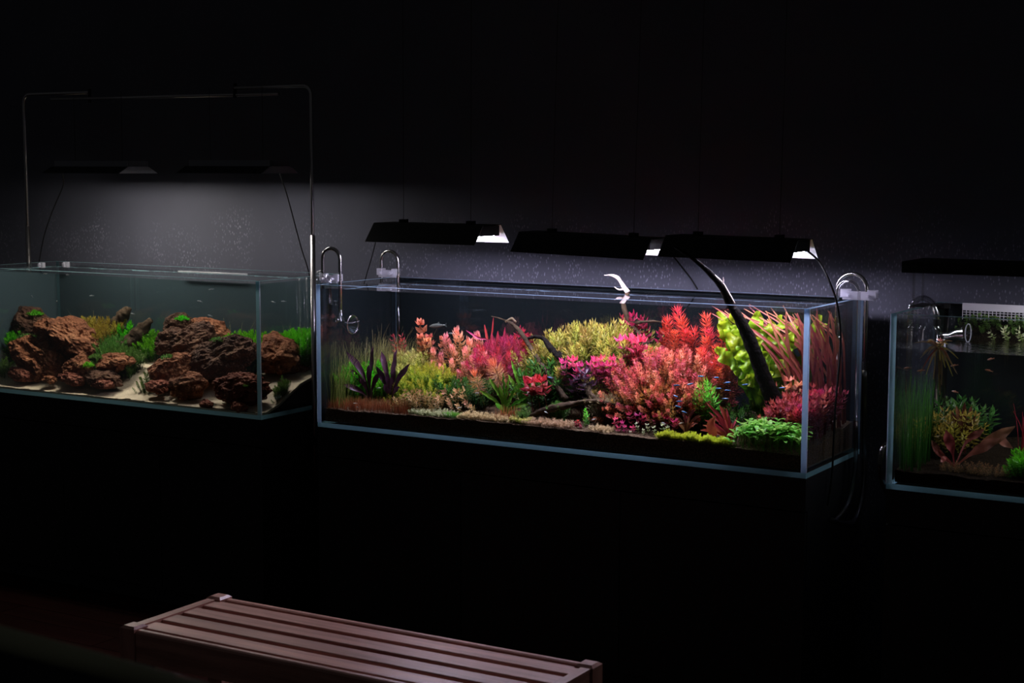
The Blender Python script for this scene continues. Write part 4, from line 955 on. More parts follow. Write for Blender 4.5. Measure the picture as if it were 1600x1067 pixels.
# red ribbons
t = thing('ribbon_plant', 'pinkish red ribbon leaves bending along the surface at the tank end', 'plant', gpos((1.7525, 0.3000, 0.9123)))
rn = random.Random(21); ZS = Z0+0.478
ends = [(1160, .20), (1168, .24), (1178, .26), (1185, .22), (1196, .30), (1205, .20), (1214, .26), (1222, .33), (1230, .24), (1238, .30), (1246, .36), (1252, .22)]
for k in range(40):
    bx_, by_ = 1.71+rn.uniform(-0.06, 0.06), 0.33+rn.uniform(-0.13, 0.11)
    b = Vector((bx_, by_, soil(bx_, by_)))
    if k < 18:
        sh = 0.05+0.30*rn.random()**1.6
        mid = Vector((bx_-0.02, by_-0.01, b.z+0.16)); q = Vector((bx_-0.30*sh-0.03, by_-0.04, b.z+0.28)); e = Vector((bx_-sh, by_-rn.uniform(-0.02, 0.10), ZS-rn.uniform(0.0, 0.04)))
    else:
        mid = Vector((bx_+rn.uniform(0, 0.03), by_-0.02, b.z+0.16)); q = Vector((bx_+rn.uniform(-0.03, 0.04), by_-0.03, b.z+0.28)); e = Vector((bx_+rn.uniform(-0.08, 0.02), by_-0.05, ZS-rn.uniform(0.0, 0.04)))
    lim = lambda v_: Vector((min(v_.x, 1.772), min(max(v_.y, 0.25), 0.45), v_.z))
    wd = rn.uniform(0.006, 0.011)
    ribbon([b, lim(mid), lim(q), lim(e)], [wd*0.8, wd, wd, wd, wd*0.8, 0.002], (0.3, -1, 0.3), 'ribbon_red', 0.12, 3, k, 0.08, 0.0, t)
# wine bush, hot pink shoots
v = variants(3, 'wine_shoot', 'wine', 0.10, 0.15, 0.011, 5, 0.021, 0.010, 15, 55, droop=0.2)
bush('stem_plant', 'wine red bush behind the round-leaved green plant', v, (1.6140, 0.1900, 0.9514), (1.7295, 0.1900, 0.9682), 0.06, 44, 0.01, 0.03, seed=14)
bush('stem_plant', 'wine red shoots against the end pane', v, (1.7109, 0.2400, 0.9726), (1.7679, 0.2400, 0.9907), 0.10, 22, 0.01, 0.05, seed=15)
tips('stem_plant', 'few orange-red leaf heads over the wine red bush', variants(2, 'amber_head', 'orange_disc', 0.12, 0.7, 0.014, 4, 0.022, 0.018, 10, 40), [(1.6156, 0.2000, 0.9862), (1.6658, 0.2200, 1.0074), (1.6597, 0.2100, 0.9843), (1.6848, 0.2200, 0.9929)])
tips('stem_plant', 'hot pink shoots by the end pane corner', variants(2, 'pink_head', 'hot_pink', 0.09, 0.4, 0.006, 5, 0.014, 0.006, 15, 60), [(1.7356, 0.1100, 0.9474), (1.7484, 0.1400, 0.9562), (1.7422, 0.2200, 1.0010), (1.7470, 0.2400, 1.0109), (1.7598, 0.1600, 0.9312), (1.7454, 0.1800, 0.9706), (1.7560, 0.2400, 0.9759), (1.7642, 0.1800, 0.9485), (1.7295, 0.1000, 0.9365)])
# --- dark plum rosettes
rosette('broad_leaf_plant', 'dark plum leaved plant nearer the metal pole', gpos((0.1394, 0.1200, 0.8468)), [(0.0300, 0.1300, 1.0049), (0.0655, 0.1200, 0.9921), (0.1404, 0.1400, 1.0289), (0.0640, 0.1100, 0.9451), (0.0549, 0.0800, 0.8931), (0.1495, 0.1000, 0.9678), (0.1204, 0.0900, 0.9216), (0.1789, 0.1200, 0.9382)], 'plum', 0.020, 0.3, 0.15, 2, 0.45, seed=3, stalk=0.004)
rosette('broad_leaf_plant', 'dark plum leaved plant beside the yellow-green bush', gpos((0.2346, 0.1100, 0.8553)), [(0.1833, 0.1300, 1.0143), (0.3122, 0.1200, 0.9809), (0.2279, 0.1600, 1.0209), (0.3005, 0.0900, 0.9454), (0.2402, 0.0800, 0.9535), (0.1824, 0.1000, 0.9655), (0.2473, 0.1200, 0.9609), (0.2361, 0.0700, 0.9097), (0.3104, 0.0600, 0.9051)], 'plum', 0.021, 0.3, 0.15, 2, 0.45, seed=5, stalk=0.004)
# --- fern
rosette('fern', 'bright green toothed fern below the orange pompoms', gpos((0.7039, 0.1100, 0.8417)), [(0.6130, 0.0900, 0.9129), (0.6385, 0.1100, 0.9557), (0.6876, 0.1200, 0.9753), (0.7160, 0.1100, 0.9612), (0.7508, 0.1100, 0.9379), (0.6882, 0.0700, 0.8780), (0.7888, 0.1000, 0.8992), (0.6848, 0.1000, 0.9386), (0.7465, 0.0800, 0.8984), (0.8045, 0.0900, 0.8803)], 'fern_green', 0.013, 0.25, 0.45, 7, 0.6, seed=7, stalk=0.003)
rosette('fern', 'bright green toothed fern beside the crimson leaf head', gpos((0.7437, 0.1600, 0.9099)), [(0.6900, 0.1700, 1.0112), (0.7557, 0.1600, 0.9950), (0.7862, 0.1500, 0.9959), (0.7254, 0.1400, 0.9714), (0.8044, 0.1400, 0.9640), (0.6895, 0.1500, 0.9656), (0.7225, 0.1700, 0.9938)], 'fern_green', 0.014, 0.25, 0.45, 7, 0.6, seed=8, stalk=0.003)
t = tips('broad_leaf_plant', 'crimson leaf head on a bent stalk above the low root', variants(2, 'crimson_head', 'crimson', 0.08, 0.72, 0.009, 6, 0.030, 0.015, -5, 35, droop=0.25), [(0.8169, 0.1100, 0.9618), (0.8032, 0.1000, 0.9493), (0.8436, 0.1100, 0.9552)])
# --- lower front
v = variants(3, 'star_shoot', 'peach_star', 0.09, 0.6, 0.014, 6, 0.021, 0.009, 15, 40, droop=0.15, tipscale=1.0)
tips('stem_plant', 'peach star-shaped leaf heads below the pink stem plants', v, [(0.4602, 0.1200, 0.9222), (0.5096, 0.1200, 0.9258), (0.5316, 0.1300, 0.9284), (0.4511, 0.0900, 0.8921), (0.4875, 0.0900, 0.8882), (0.5379, 0.1000, 0.9039), (0.5660, 0.0800, 0.8867), (0.5122, 0.0600, 0.8698), (0.5927, 0.0700, 0.8683), (0.5456, 0.0600, 0.8702), (0.5044, 0.1000, 0.9080)], fwd=0.9)
v = variants(3, 'tan_shoot', 'tan_leaf', 0.05, 0.2, 0.007, 4, 0.016, 0.006, 10, 50)
bush('stem_plant', 'low tan-leaved bush under the yellow-green bush', v, (0.2883, 0.0800, 0.8810), (0.4681, 0.0800, 0.8858), 0.035, 30, 0.012, 0.015, seed=16)
grass('red_hairgrass', 'rust coloured hair grass along the front beside the metal pole', 'rust_hair', (0.020, 0.062, (-0.0279, 0.0620, 0.8549)[2]), (0.36, 0.062, (0.3541, 0.0620, 0.8749)[2]), 0.042, 1500, 0.0015, seed=5, lean=0.25, hmin=0.4)
grass('red_hairgrass', 'small tuft of rusty grass under the green fern', 'rust_hair', (0.7042, 0.0600, 0.8805), (0.7879, 0.0600, 0.8828), 0.03, 160, 0.0020, seed=6, lean=0.2, hmin=0.5)
v = variants(3, 'carpet_shoot', 'white_green', 0.028, 0.1, 0.006, 6, 0.013, 0.0045, 15, 50)
bush('carpet_plant', 'whitish green carpet plant at the end of the rust grass', v, (0.3708, 0.0450, 0.8320), (0.5321, 0.0450, 0.8298), 0.03, 80, 0.010, 0.015, seed=17, joined=True, lean=0.6, jit=0.009)
v = variants(2, 'carpet_shoot', 'bright_green', 0.02, 0.1, 0.004, 5, 0.008, 0.002, 20, 60)
bush('moss_tuft', 'small dull green tuft before the beige carpet', v, (0.5111, 0.0300, 0.8257), (0.5674, 0.0300, 0.8239), 0.015, 22, 0.004, 0.006, seed=18, joined=True)
v = variants(3, 'carpet_shoot', 'beige_carpet', 0.028, 0.1, 0.006, 6, 0.016, 0.0050, 10, 50)
bush('carpet_plant', 'pale beige carpet plant in front of the peach stars', v, (0.5679, 0.0450, 0.8240), (0.7823, 0.0450, 0.8249), 0.03, 100, 0.006, 0.014, seed=19, joined=True, lean=0.6, jit=0.009)
bush('carpet_plant', 'pale beige carpet plant in front of the low root', v, (0.8212, 0.0450, 0.8345), (0.9951, 0.0450, 0.8346), 0.03, 90, 0.006, 0.014, seed=20, joined=True, lean=0.6, jit=0.009)
bush('carpet_plant', 'small pale beige sprig right of the low root', v, (1.0698, 0.0400, 0.8335), (1.1385, 0.0400, 0.8353), 0.02, 26, 0.008, 0.010, seed=21, joined=True, lean=0.6, jit=0.007)
v = variants(2, 'moss_shoot', 'pale_yellow_green', 0.025, 0.1, 0.004, 5, 0.011, 0.004, 15, 55)
bush('carpet_plant', 'yellowish carpet clump between two beige carpets', v, (0.7687, 0.0350, 0.8293), (0.8367, 0.0350, 0.8267), 0.02, 30, 0.006, 0.01, seed=22, joined=True)
v = variants(2, 'moss_shoot', 'moss_green', 0.04, 0.1, 0.005, 6, 0.010, 0.002, 15, 55)
bush('moss_tuft', 'grey-green moss ball at the near end of the low root', v, (0.7782, 0.0600, 0.8629), (0.8220, 0.0600, 0.8665), 0.016, 30, 0.008, 0.012, seed=23, joined=True)
bush('moss_tuft', 'grey-green moss tuft on the middle of the low root', v, (0.8904, 0.1000, 0.9281), (0.9382, 0.1000, 0.9233), 0.015, 22, 0.008, 0.012, seed=24, joined=True)
v = variants(2, 'moss_shoot', 'moss_tan', 0.06, 0.3, 0.005, 6, 0.013, 0.002, 15, 60)
bush('moss_tuft', 'tan moss tuft below the row of hot pink heads', v, (1.0301, 0.1300, 0.9726), (1.1043, 0.1300, 0.9861), 0.025, 30, 0.01, 0.02, seed=25, joined=True)
tips('stem_plant', 'single bright green sprig before the dark hollow', variants(1, 'sprig', 'fern_green', 0.05, 0.2, 0.005, 4, 0.010, 0.005, 15, 60), [(1.0332, 0.0600, 0.8835), (1.0314, 0.0550, 0.8654)])
tips('stem_plant', 'tiny crimson head among the beige carpets', variants(1, 'crimson_dot', 'crimson', 0.03, 0.4, 0.005, 5, 0.012, 0.008, 5, 40), [(1.0067, 0.0450, 0.8439), (1.0258, 0.0400, 0.8379), (1.0133, 0.0500, 0.8479)])
v = variants(3, 'pink_head', 'hot_pink', 0.06, 0.55, 0.011, 5, 0.021, 0.014, 0, 30, droop=0.2, tipscale=0.95)
tips('stem_plant', 'small pink leaf heads at the front under the coral bush', v,
     [(1.1415, 0.0600, 0.8636), (1.1691, 0.0550, 0.8543), (1.1834, 0.0800, 0.8787), (1.2127, 0.0800, 0.8791), (1.2332, 0.0750, 0.8753), (1.1811, 0.0450, 0.8424), (1.2056, 0.0500, 0.8438), (1.2840, 0.0800, 0.8850), (1.3132, 0.0700, 0.8786), (1.3442, 0.0600, 0.8745), (1.1560, 0.0500, 0.8395), (1.2708, 0.0800, 0.8778)])
v = variants(2, 'green_head', 'white_green', 0.04, 0.45, 0.010, 4, 0.014, 0.011, 0, 30, droop=0.2)
tips('stem_plant', 'pale round leaflets under the small pink heads', v, [(1.2211, 0.0500, 0.8574), (1.2590, 0.0500, 0.8565), (1.2836, 0.0450, 0.8513), (1.3097, 0.0500, 0.8609), (1.2486, 0.0400, 0.8408), (1.3297, 0.0450, 0.8552), (1.2065, 0.0350, 0.8318), (1.1196, 0.0500, 0.8364)])
v = variants(3, 'spiky_shoot', 'fern_green', 0.10, 0.35, 0.010, 8, 0.024, 0.0035, 0, 55, droop=0.3)
tips('stem_plant', 'spiky green whorled shoots beside the blue fish', v, [(1.4211, 0.1400, 0.9992), (1.4109, 0.1200, 0.9746), (1.4410, 0.1300, 0.9736), (1.3984, 0.1100, 0.9508), (1.4265, 0.1100, 0.9509)])
rosette('broad_leaf_plant', 'bright red pointed leaves before the lime plant', gpos((1.5295, 0.0650, 0.8183)), [(1.4827, 0.0900, 0.9338), (1.5063, 0.0900, 0.9238), (1.4444, 0.0800, 0.9381), (1.5003, 0.0800, 0.9048), (1.4477, 0.0600, 0.8872), (1.5426, 0.0900, 0.8990), (1.5518, 0.0600, 0.8605), (1.4578, 0.0700, 0.9106), (1.4746, 0.0800, 0.9186), (1.4377, 0.0500, 0.8559), (1.5303, 0.0800, 0.8835), (1.5021, 0.0700, 0.9300), (1.4877, 0.0600, 0.9104), (1.5235, 0.0700, 0.9080), (1.4756, 0.0500, 0.8830), (1.5555, 0.0800, 0.8817), (1.5197, 0.0500, 0.8966), (1.4371, 0.0700, 0.8690)], 'crypt_red', 0.009, 0.3, 0.1, 2, 0.6, seed=11, stalk=0.003)
t = thing('broad_leaf', 'single broad red leaf in front of the pointed red leaves', 'plant', gpos((1.4937, 0.0500, 0.8212)))
ribbon([gpos((1.4937, 0.0500, 0.8212)), (1.4848, 0.0500, 0.8442), (1.4737, 0.0500, 0.8729), (1.4858, 0.0550, 0.9030)], [0.003, 0.006, 0.026, 0.030, 0.024, 0.002], (0, -1, 0.3), 'crypt_red', 0.05, 1, 0, 0.15, 0.3, t)
rosette('broad_leaf_plant', 'brown arching stalks behind the yellow moss mounds', gpos((1.3819, 0.0700, 0.8161)), [(1.3481, 0.0700, 0.8856), (1.3628, 0.0800, 0.9076), (1.4061, 0.0800, 0.9131), (1.4279, 0.0800, 0.8948), (1.3983, 0.0600, 0.8911), (1.3643, 0.0500, 0.8655), (1.4244, 0.0600, 0.8733), (1.3284, 0.0800, 0.8664)], 'brown_arch', 0.009, 0.6, 0.05, 2, 0.6, seed=12, stalk=0.003)
grass('red_grass', 'reddish brown narrow blades between coral bush and red leaves', 'brown_arch', (1.5005, 0.1300, 0.8842), (1.5952, 0.1300, 0.9020), 0.05, 60, 0.004, seed=31, lean=0.5)
v = variants(3, 'moss_shoot', 'lime_moss', 0.03, 0.1, 0.0045, 6, 0.011, 0.0028, 15, 60)
for k, (a_, b_, lab) in enumerate([((1.3023, 0.0340, 0.8423), (1.3720, 0.0340, 0.8445), 'yellow moss mound farthest from the end pane'), ((1.3721, 0.0340, 0.8425), (1.4536, 0.0340, 0.8437), 'widest yellow moss mound, second of the row'),
                                   ((1.4525, 0.0320, 0.8399), (1.4970, 0.0320, 0.8400), 'small yellow moss mound below the red leaves'), ((1.4928, 0.0320, 0.8376), (1.5473, 0.0320, 0.8386), 'yellow moss mound nearest the round-leaved green plant')]):
    bush('moss_mound', lab, v, a_, b_, 0.018, 70, 0.020, 0.008, seed=40+k, joined=True, lean=0.4, jit=0.006, limit=(0.026, 0.4))
# round-leaved green plant, each leaf its own part
t = thing('round_leaf_plant', 'low bright green plant with spoon-shaped leaves at the front corner', 'plant', gpos((1.7033, 0.0700, 0.8122)))
mb = MB(); SPN = [0.0035, 0.012, 0.016, 0.014, 0.009]
vs_, tp_ = [], []
for i in range(5):
    x = 0.028*i/4; z = 0.004*math.sin(PI*i/4)-0.003*(i/4)**2
    vs_ += [(x, -SPN[i]/2, z+0.0022), (x, 0, z), (x, SPN[i]/2, z+0.0022)]; tp_ += [0.4+0.5*i/4]*3
vs_.append((0.033, 0, -0.003)); tp_.append(1.0)
fs_ = [(3*i+k, 3*i+3+k, 3*i+4+k, 3*i+1+k) for i in range(4) for k in range(2)]+[(12, 15, 13), (13, 15, 14)]
spoon = mb.add(vs_, fs_, 0, tp_).build('leaf', 'leaf_green', t, True)
spoon.data.transform(Matrix.Translation(origin(t)))
rn = random.Random(8); stems = MB(); L0, L1 = Vector((1.5868, 0.0750, 0.8811)), Vector((1.7501, 0.0750, 0.8874)); firstleaf = True
for k in range(70):
    u = (k+0.5)/70; v_ = ((k*0.618) % 1)*2-1; x = 1.545+(1.772-1.545)*u; y = 0.075+0.050*v_
    zt = L0.z+(L1.z-L0.z)*u-0.020*abs(2*u-1)**3-0.018*max(0, -v_)+rn.uniform(-0.016, 0.010); gz = soil(x, y)-0.002
    stems.tube([(x, y, gz), (x+0.002, y, zt)], 0.0012, 4, caps=False, tip=[0, 0.3])
    a0 = rn.uniform(0, 6.28)
    for j in range(4):
        a = a0+j*PI/2+rn.uniform(-0.3, 0.3); loc = (x, y, zt-0.010*(j % 2)); rot = (0, rn.uniform(-0.95, 0.1), a); s_ = rn.uniform(0.7, 1.05)
        if x+0.033*s_*math.cos(a) > 1.786 or y+0.033*s_*math.sin(a) < 0.014: continue
        if firstleaf:
            o = spoon; o.location = Vector(loc)-origin(t); firstleaf = False
        else: o = inst(spoon.data, t, loc, name='leaf')
        o.rotation_euler = rot; o.scale = (s_, s_, s_)
stems.build('stems', 'leaf_green', t)

# ================================================================== rocky tank
def rock(label, c, r, mat, seed, rz=0.0, tilt=0.0, sub=4):
    bm = bmesh.new(); bmesh.ops.create_icosphere(bm, subdivisions=sub, radius=1.0)
    off = Vector((seed*3.17, seed*1.3, seed*2.1))
    for v in bm.verts:
        p = v.co.copy(); q = p+off
        f = 1+0.32*noise.noise(q*1.3)+0.20*noise.noise(q*2.9)+0.10*(1-2*abs(noise.noise(q*5.2)))+0.07*(1-2*abs(noise.noise(q*9.5)))
        vd = noise.voronoi(q*2.6)[0]; f -= 0.16*max(0, 0.38-vd[0])/0.38
        vd = noise.voronoi(q*6.0)[0]; f -= 0.07*max(0, 0.35-vd[0])/0.35
        v.co = p*f
    M = Matrix.Rotation(rz, 4, 'Z') @ Matrix.Rotation(tilt, 4, 'Y') @ Matrix.Diagonal((r[0], r[1], r[2], 1))
    bm.transform(M)
    zmin = min(v.co.z for v in bm.verts)
    me = bpy.data.meshes.new('lava_rock'); bm.to_mesh(me); bm.free()
    me.materials.append(MATS[mat])
    a = me.attributes.new('tip', 'FLOAT', 'POINT')
    o = bpy.data.objects.new('lava_rock', me); col.objects.link(o); o.location = c
    tag(o, label, 'rock'); return o
KX, KZ = 0.00300/2, 0.00232/2
ROCKS = [
 ('dark knobbly rock at the top of the pile beside the thin pole', (-1.7597, 0.3000, 0.9977), 68, 52, .07, 'lava_dark', 0.15),
 ('largest overhanging rock in the middle of the left pile', (-1.4371, 0.2100, 0.9566), 104, 58, .09, 'lava', 0.25),
 ('long reddish slab leaning at the lower left of the pile', (-1.5375, 0.1500, 0.8776), 92, 66, .07, 'lava', 0.35),
 ('round brown rock tucked under the overhang', (-1.2829, 0.1200, 0.8507), 46, 42, .05, 'lava', 0.0),
 ('pale-topped rock at the foot of the slope by the sand path', (-1.1364, 0.1700, 0.8833), 52, 28, .05, 'lava', -0.1),
 ('flat mossy rock beside the bottom of the sand path', (-1.1306, 0.1000, 0.8278), 56, 26, .045, 'lava_dark', 0.05),
 ('small ragged rock at the front glass, lower left corner', (-1.5743, 0.0800, 0.8171), 44, 22, .03, 'lava_red', 0.1),
 ('reddish rock at the front glass left of the sand path', (-1.2762, 0.0750, 0.8203), 46, 20, .03, 'lava_red', 0.1),
 ('small crumbly rock at the mouth of the sand path', (-1.1028, 0.0650, 0.8136), 38, 14, .025, 'lava_red', 0.0),
 ('little rock chip between front glass rocks', (-1.3959, 0.0700, 0.8099), 22, 12, .018, 'lava', 0.0),
 ('rock knob in the rear centre, capped with green', (-0.9704, 0.3600, 1.0212), 42, 40, .05, 'lava_dark', 0.1),
 ('dark bulky rock behind the right pile', (-0.8586, 0.2800, 0.9582), 96, 62, .07, 'lava_dark', -0.25),
 ('huge slanted brown slab of the right pile', (-0.5996, 0.2000, 0.9275), 112, 60, .06, 'lava_dark', -0.30),
 ('rough brown rock beside the sand path, right pile', (-0.8299, 0.1600, 0.8770), 72, 46, .05, 'lava', -0.3),
 ('rust red porous rock by the front corner of the glass', (-0.4257, 0.0900, 0.8429), 84, 44, .045, 'lava_red', -0.1),
 ('greyish brown rock low in the right pile', (-0.6825, 0.0900, 0.8313), 58, 38, .04, 'lava', -0.25),
 ('small red rock at the lower end of the sand path', (-0.8289, 0.0800, 0.8217), 36, 20, .028, 'lava_red', 0.0),
 ('tiny red stone on the sand before the right pile', (-0.5548, 0.0450, 0.7788), 20, 14, .014, 'lava_red', 0.0),
 ('tiny conical red stone on the sand by the corner', (-0.3904, 0.0400, 0.7805), 24, 16, .014, 'lava_red', 0.0),
 ('reddish rock mound seen through the end pane', (-0.4221, 0.3100, 0.9423), 62, 58, .07, 'lava', 0.2),
 ('brown rock against the end pane below the bright green tuft', (-0.3984, 0.3800, 0.8972), 36, 26, .045, 'lava', 0.3),
 ('broken rock crest at the rear above the right pile', (-0.8205, 0.3800, 1.0122), 64, 36, .05, 'lava', 0.2),
 ('rock wall at the far rear behind the yellow bush', (-1.4938, 0.4200, 0.9070), 90, 34, .03, 'lava_dark', 0.0),
]
for k, (lab, c, wpx, hpx, ry, mat, tl) in enumerate(ROCKS):
    rx = wpx*KX*0.92; rz_ = hpx*KZ*1.05
    c = Vector(c); c.y = min(c.y, 0.49-0.03-ry*0.75); 
    rock(lab, c, (rx, ry, rz_), mat, k+1, 0.0, tl, 5 if wpx > 80 else 4)
# stumps of dark wood between the piles
t = thing('driftwood_stump', 'dark wood stump leaning beside the top of the sand path', 'driftwood', gpos((-1.2054, 0.3300, 0.9066), sandz))
branch(t, 'main_stem', [(-1.2365, 0.3000, 0.8946), (-1.1943, 0.3200, 0.9475), (-1.1523, 0.3400, 1.0002), (-1.1119, 0.3500, 1.0404)], [0.040, 0.036, 0.026, 0.010], 'driftwood_brown', 20, 12, 0.5)
t = thing('driftwood_stump', 'small brown wood knob behind the yellow bush', 'driftwood', gpos((-1.3235, 0.3800, 0.9741), sandz))
branch(t, 'main_stem', [(-1.3501, 0.3600, 0.9877), (-1.3156, 0.3700, 1.0231), (-1.2812, 0.3800, 1.0610), (-1.2557, 0.3800, 1.0754)], [0.022, 0.026, 0.022, 0.008], 'driftwood_brown', 21, 12, 0.5)
v = variants(3, 'moss_shoot', 'moss_yellow', 0.10, 0.2, 0.006, 5, 0.014, 0.004, 10, 60)
bush('stem_plant', 'yellowish bush at the rear of the rocky tank', v, (-1.5418, 0.3200, 1.0369), (-1.3004, 0.3200, 1.0647), 0.06, 80, 0.015, 0.03, g=sandz, seed=51)
v = variants(2, 'moss_shoot', 'bright_green', 0.09, 0.25, 0.005, 5, 0.013, 0.0045, 10, 60)
v2 = variants(2, 'moss_shoot', 'moss_green', 0.07, 0.2, 0.005, 5, 0.013, 0.0040, 10, 60)
for k, (lab, a_, b_, dy, n, vv) in enumerate([
    ('bright green bush at the far left edge of the picture', (-1.9370, 0.2600, 0.9835), (-1.7970, 0.2600, 0.9801), .06, 40, v),
    ('green tuft below the yellowish bush', (-1.3286, 0.2600, 0.9896), (-1.1873, 0.2600, 0.9767), .05, 44, v2),
    ('small green tuft between the two wood stumps', (-1.3257, 0.3800, 1.0164), (-1.2397, 0.3800, 1.0209), .03, 20, v),
    ('vivid green tuft at the top of the sand path', (-1.1895, 0.3600, 0.9886), (-1.0676, 0.3600, 0.9797), .05, 44, v),
    ('green bush behind the huge slanted slab, beside the corner', (-0.6839, 0.3300, 1.0565), (-0.5241, 0.3300, 1.0574), .06, 60, v),
    ('vivid green bush seen through the end pane', (-0.4681, 0.4000, 1.0595), (-0.3314, 0.4000, 1.0666), .05, 70, v),
    ('low green bush on the sand ramp behind the end pane', (-0.2976, 0.1700, 0.8595), (-0.2136, 0.1700, 0.8845), .04, 26, v2),
    ('olive tuft on the slope left of the sand path', (-1.2334, 0.2200, 0.9338), (-1.0597, 0.2200, 0.9316), .05, 70, v2),
    ('dull green tuft at the right rim of the sand path', (-0.9690, 0.1300, 0.8408), (-0.8814, 0.1300, 0.8668), .03, 24, v2),
    ('olive brown tuft between the right pile and the end pane', (-0.5956, 0.4000, 1.0328), (-0.4623, 0.4000, 1.0301), .05, 50, v2),
    ('dull green tuft at the left foot of the long slab', (-1.7787, 0.1400, 0.8632), (-1.6918, 0.1400, 0.8528), .04, 30, v2)]):
    bush('moss_bush', lab, vv, a_, b_, dy, n, 0.02, 0.03, g=sandz, seed=60+k, joined=True, limit=(0.035, 0.465))
def cap(label, c, rx, ry, n, seed, mat='bright_green', h=0.012):
    rnd = random.Random(seed); mb = MB()
    for k in range(n):
        a, q = rnd.uniform(0, 6.28), math.sqrt(rnd.random()); x, y = c[0]+rx*q*math.cos(a), c[1]+ry*q*math.sin(a); z = c[2]-0.014*q*q
        for j in range(4):
            aa = rnd.uniform(0, 6.28); e = rnd.uniform(0.1, 1.1)
            d = Vector((math.cos(aa)*math.cos(e), math.sin(aa)*math.cos(e), math.sin(e)))
            leaf4(mb, Vector((x, y, z)), d, Vector((-math.sin(aa), math.cos(aa), 0)), h, 0.004, 0.2, 0.3, 1.0)
    o = mb.build('moss_patch', mat, None, loc=c); tag(o, label, 'moss')
cap('green moss on the topmost dark rock beside the thin pole', (-1.7088, 0.2800, 1.0505), 0.045, 0.03, 90, 1)
cap('small green moss patch on the largest overhanging rock', (-1.4539, 0.1800, 1.0210), 0.024, 0.02, 50, 2, 'bright_green')
cap('small green moss patch on the round brown rock', (-1.2016, 0.0900, 0.8849), 0.022, 0.018, 46, 3)
cap('green moss cap on the rear centre knob', (-0.9442, 0.3400, 1.0626), 0.034, 0.025, 70, 4)
cap('green moss streak between the two left slabs', (-1.6630, 0.2000, 0.9605), 0.045, 0.025, 70, 5, 'moss_green')
cap('small green moss patch on the rust red porous rock', (-0.3632, 0.0600, 0.8699), 0.022, 0.015, 40, 6, 'moss_green')
cap('green moss on the rough rock beside the sand path', (-0.8295, 0.1400, 0.9337), 0.030, 0.02, 46, 7, 'moss_green')
cap('dull green moss along the huge slanted slab', (-0.5961, 0.1800, 1.0126), 0.05, 0.02, 60, 8, 'moss_green', 0.009)
cap('dull moss under the overhanging rock', (-1.2098, 0.1400, 0.9098), 0.03, 0.025, 60, 9, 'moss_green')
grass('grass_stalks', 'few thin arching stalks above the yellowish bush', 'olive_grass', (-1.5280, 0.3800, 1.0866), (-1.4105, 0.3800, 1.0813), 0.03, 14, 0.0018, g=sandz, seed=71, lean=0.7, hmin=0.75, limit=(0.035, 0.465))
grass('grass_stalks', 'few thin stalks behind the green bush near the corner', 'olive_grass', (-0.7595, 0.3800, 1.0763), (-0.6423, 0.3800, 1.0721), 0.03, 12, 0.0018, g=sandz, seed=72, lean=0.7, hmin=0.8, limit=(0.035, 0.465))
grass('grass_stalks', 'few thin stalks over the vivid bush behind the end pane', 'olive_grass', (-0.4488, 0.4000, 1.0902), (-0.3617, 0.4000, 1.0994), 0.03, 14, 0.0018, g=sandz, seed=73, lean=0.6, hmin=0.8, limit=(0.035, 0.465))

# ================================================================== dim tank
grass('ribbon_grass', 'tall dark green grass against the side of the dim tank', 'dark_green', (2.075, 0.10, (2.0280, 0.1000, 1.0953)[2]), (2.13, 0.10, (2.1031, 0.1000, 1.0873)[2]), 0.10, 130, 0.0035, g=soil3, seed=81, lean=0.12, hmin=0.6, limit=(0.008, 0.435))
v = variants(2, 'dull_shoot', 'moss_yellow', 0.09, 0.3, 0.011, 4, 0.026, 0.009, 5, 45)
bush('stem_plant', 'olive leafy stems in the middle of the dim tank', v, (2.0723, 0.2200, 0.9333), (2.2317, 0.2200, 0.9389), 0.06, 22, 0.01, 0.03, g=soil3, seed=82)
v = variants(2, 'dull_shoot', 'dark_green', 0.11, 0.3, 0.012, 4, 0.030, 0.014, 5, 40)
bush('stem_plant', 'dark green leafy stems at the rear of the dim tank', v, (2.0655, 0.3200, 0.9506), (2.2421, 0.3200, 0.9683), 0.06, 18, 0.01, 0.02, g=soil3, seed=83)
t = thing('broad_leaf_plant', 'red-brown long-leaved plant on the floor of the dim tank', 'plant', gpos((2.2072, 0.1000, 0.8236), soil3))
B1 = Vector(gpos((2.2072, 0.1000, 0.8236), soil3))
for k, (mid, tip_, wd, mt) in enumerate([((2.1989, 0.1000, 0.8543), (2.1759, 0.1100, 0.9119), .030, 'echinodorus'), ((2.1850, 0.0800, 0.8357), (2.1529, 0.0800, 0.8623), .016, 'echinodorus'), ((2.2222, 0.1600, 0.8753), (2.2668, 0.1800, 0.9137), .022, 'echinodorus_brown'),
                                         ((2.2745, 0.1000, 0.8706), (2.3714, 0.1000, 0.9413), .034, 'echinodorus_brown'), ((2.2673, 0.0600, 0.8614), (2.3425, 0.0500, 0.9134), .030, 'echinodorus_brown'), ((2.1950, 0.0500, 0.8432), (2.1864, 0.0300, 0.8327), .014, 'echinodorus'),
                                         ((2.1608, 0.1200, 0.8346), (2.1307, 0.1300, 0.8752), .020, 'echinodorus_brown'), ((2.2941, 0.1600, 0.9004), (2.3573, 0.1400, 0.8723), .024, 'echinodorus_brown')]):
    mid, tip_ = Vector(mid), Vector(tip_)
    ribbon([B1, mid, mid.lerp(tip_, 0.6), tip_], [0.003, 0.004, 0.006, wd*0.8, wd, wd*0.9, wd*0.5, 0.002], (0.2, -1, 0.3), mt, 0.18, 3, k, 0.12, 0, t)
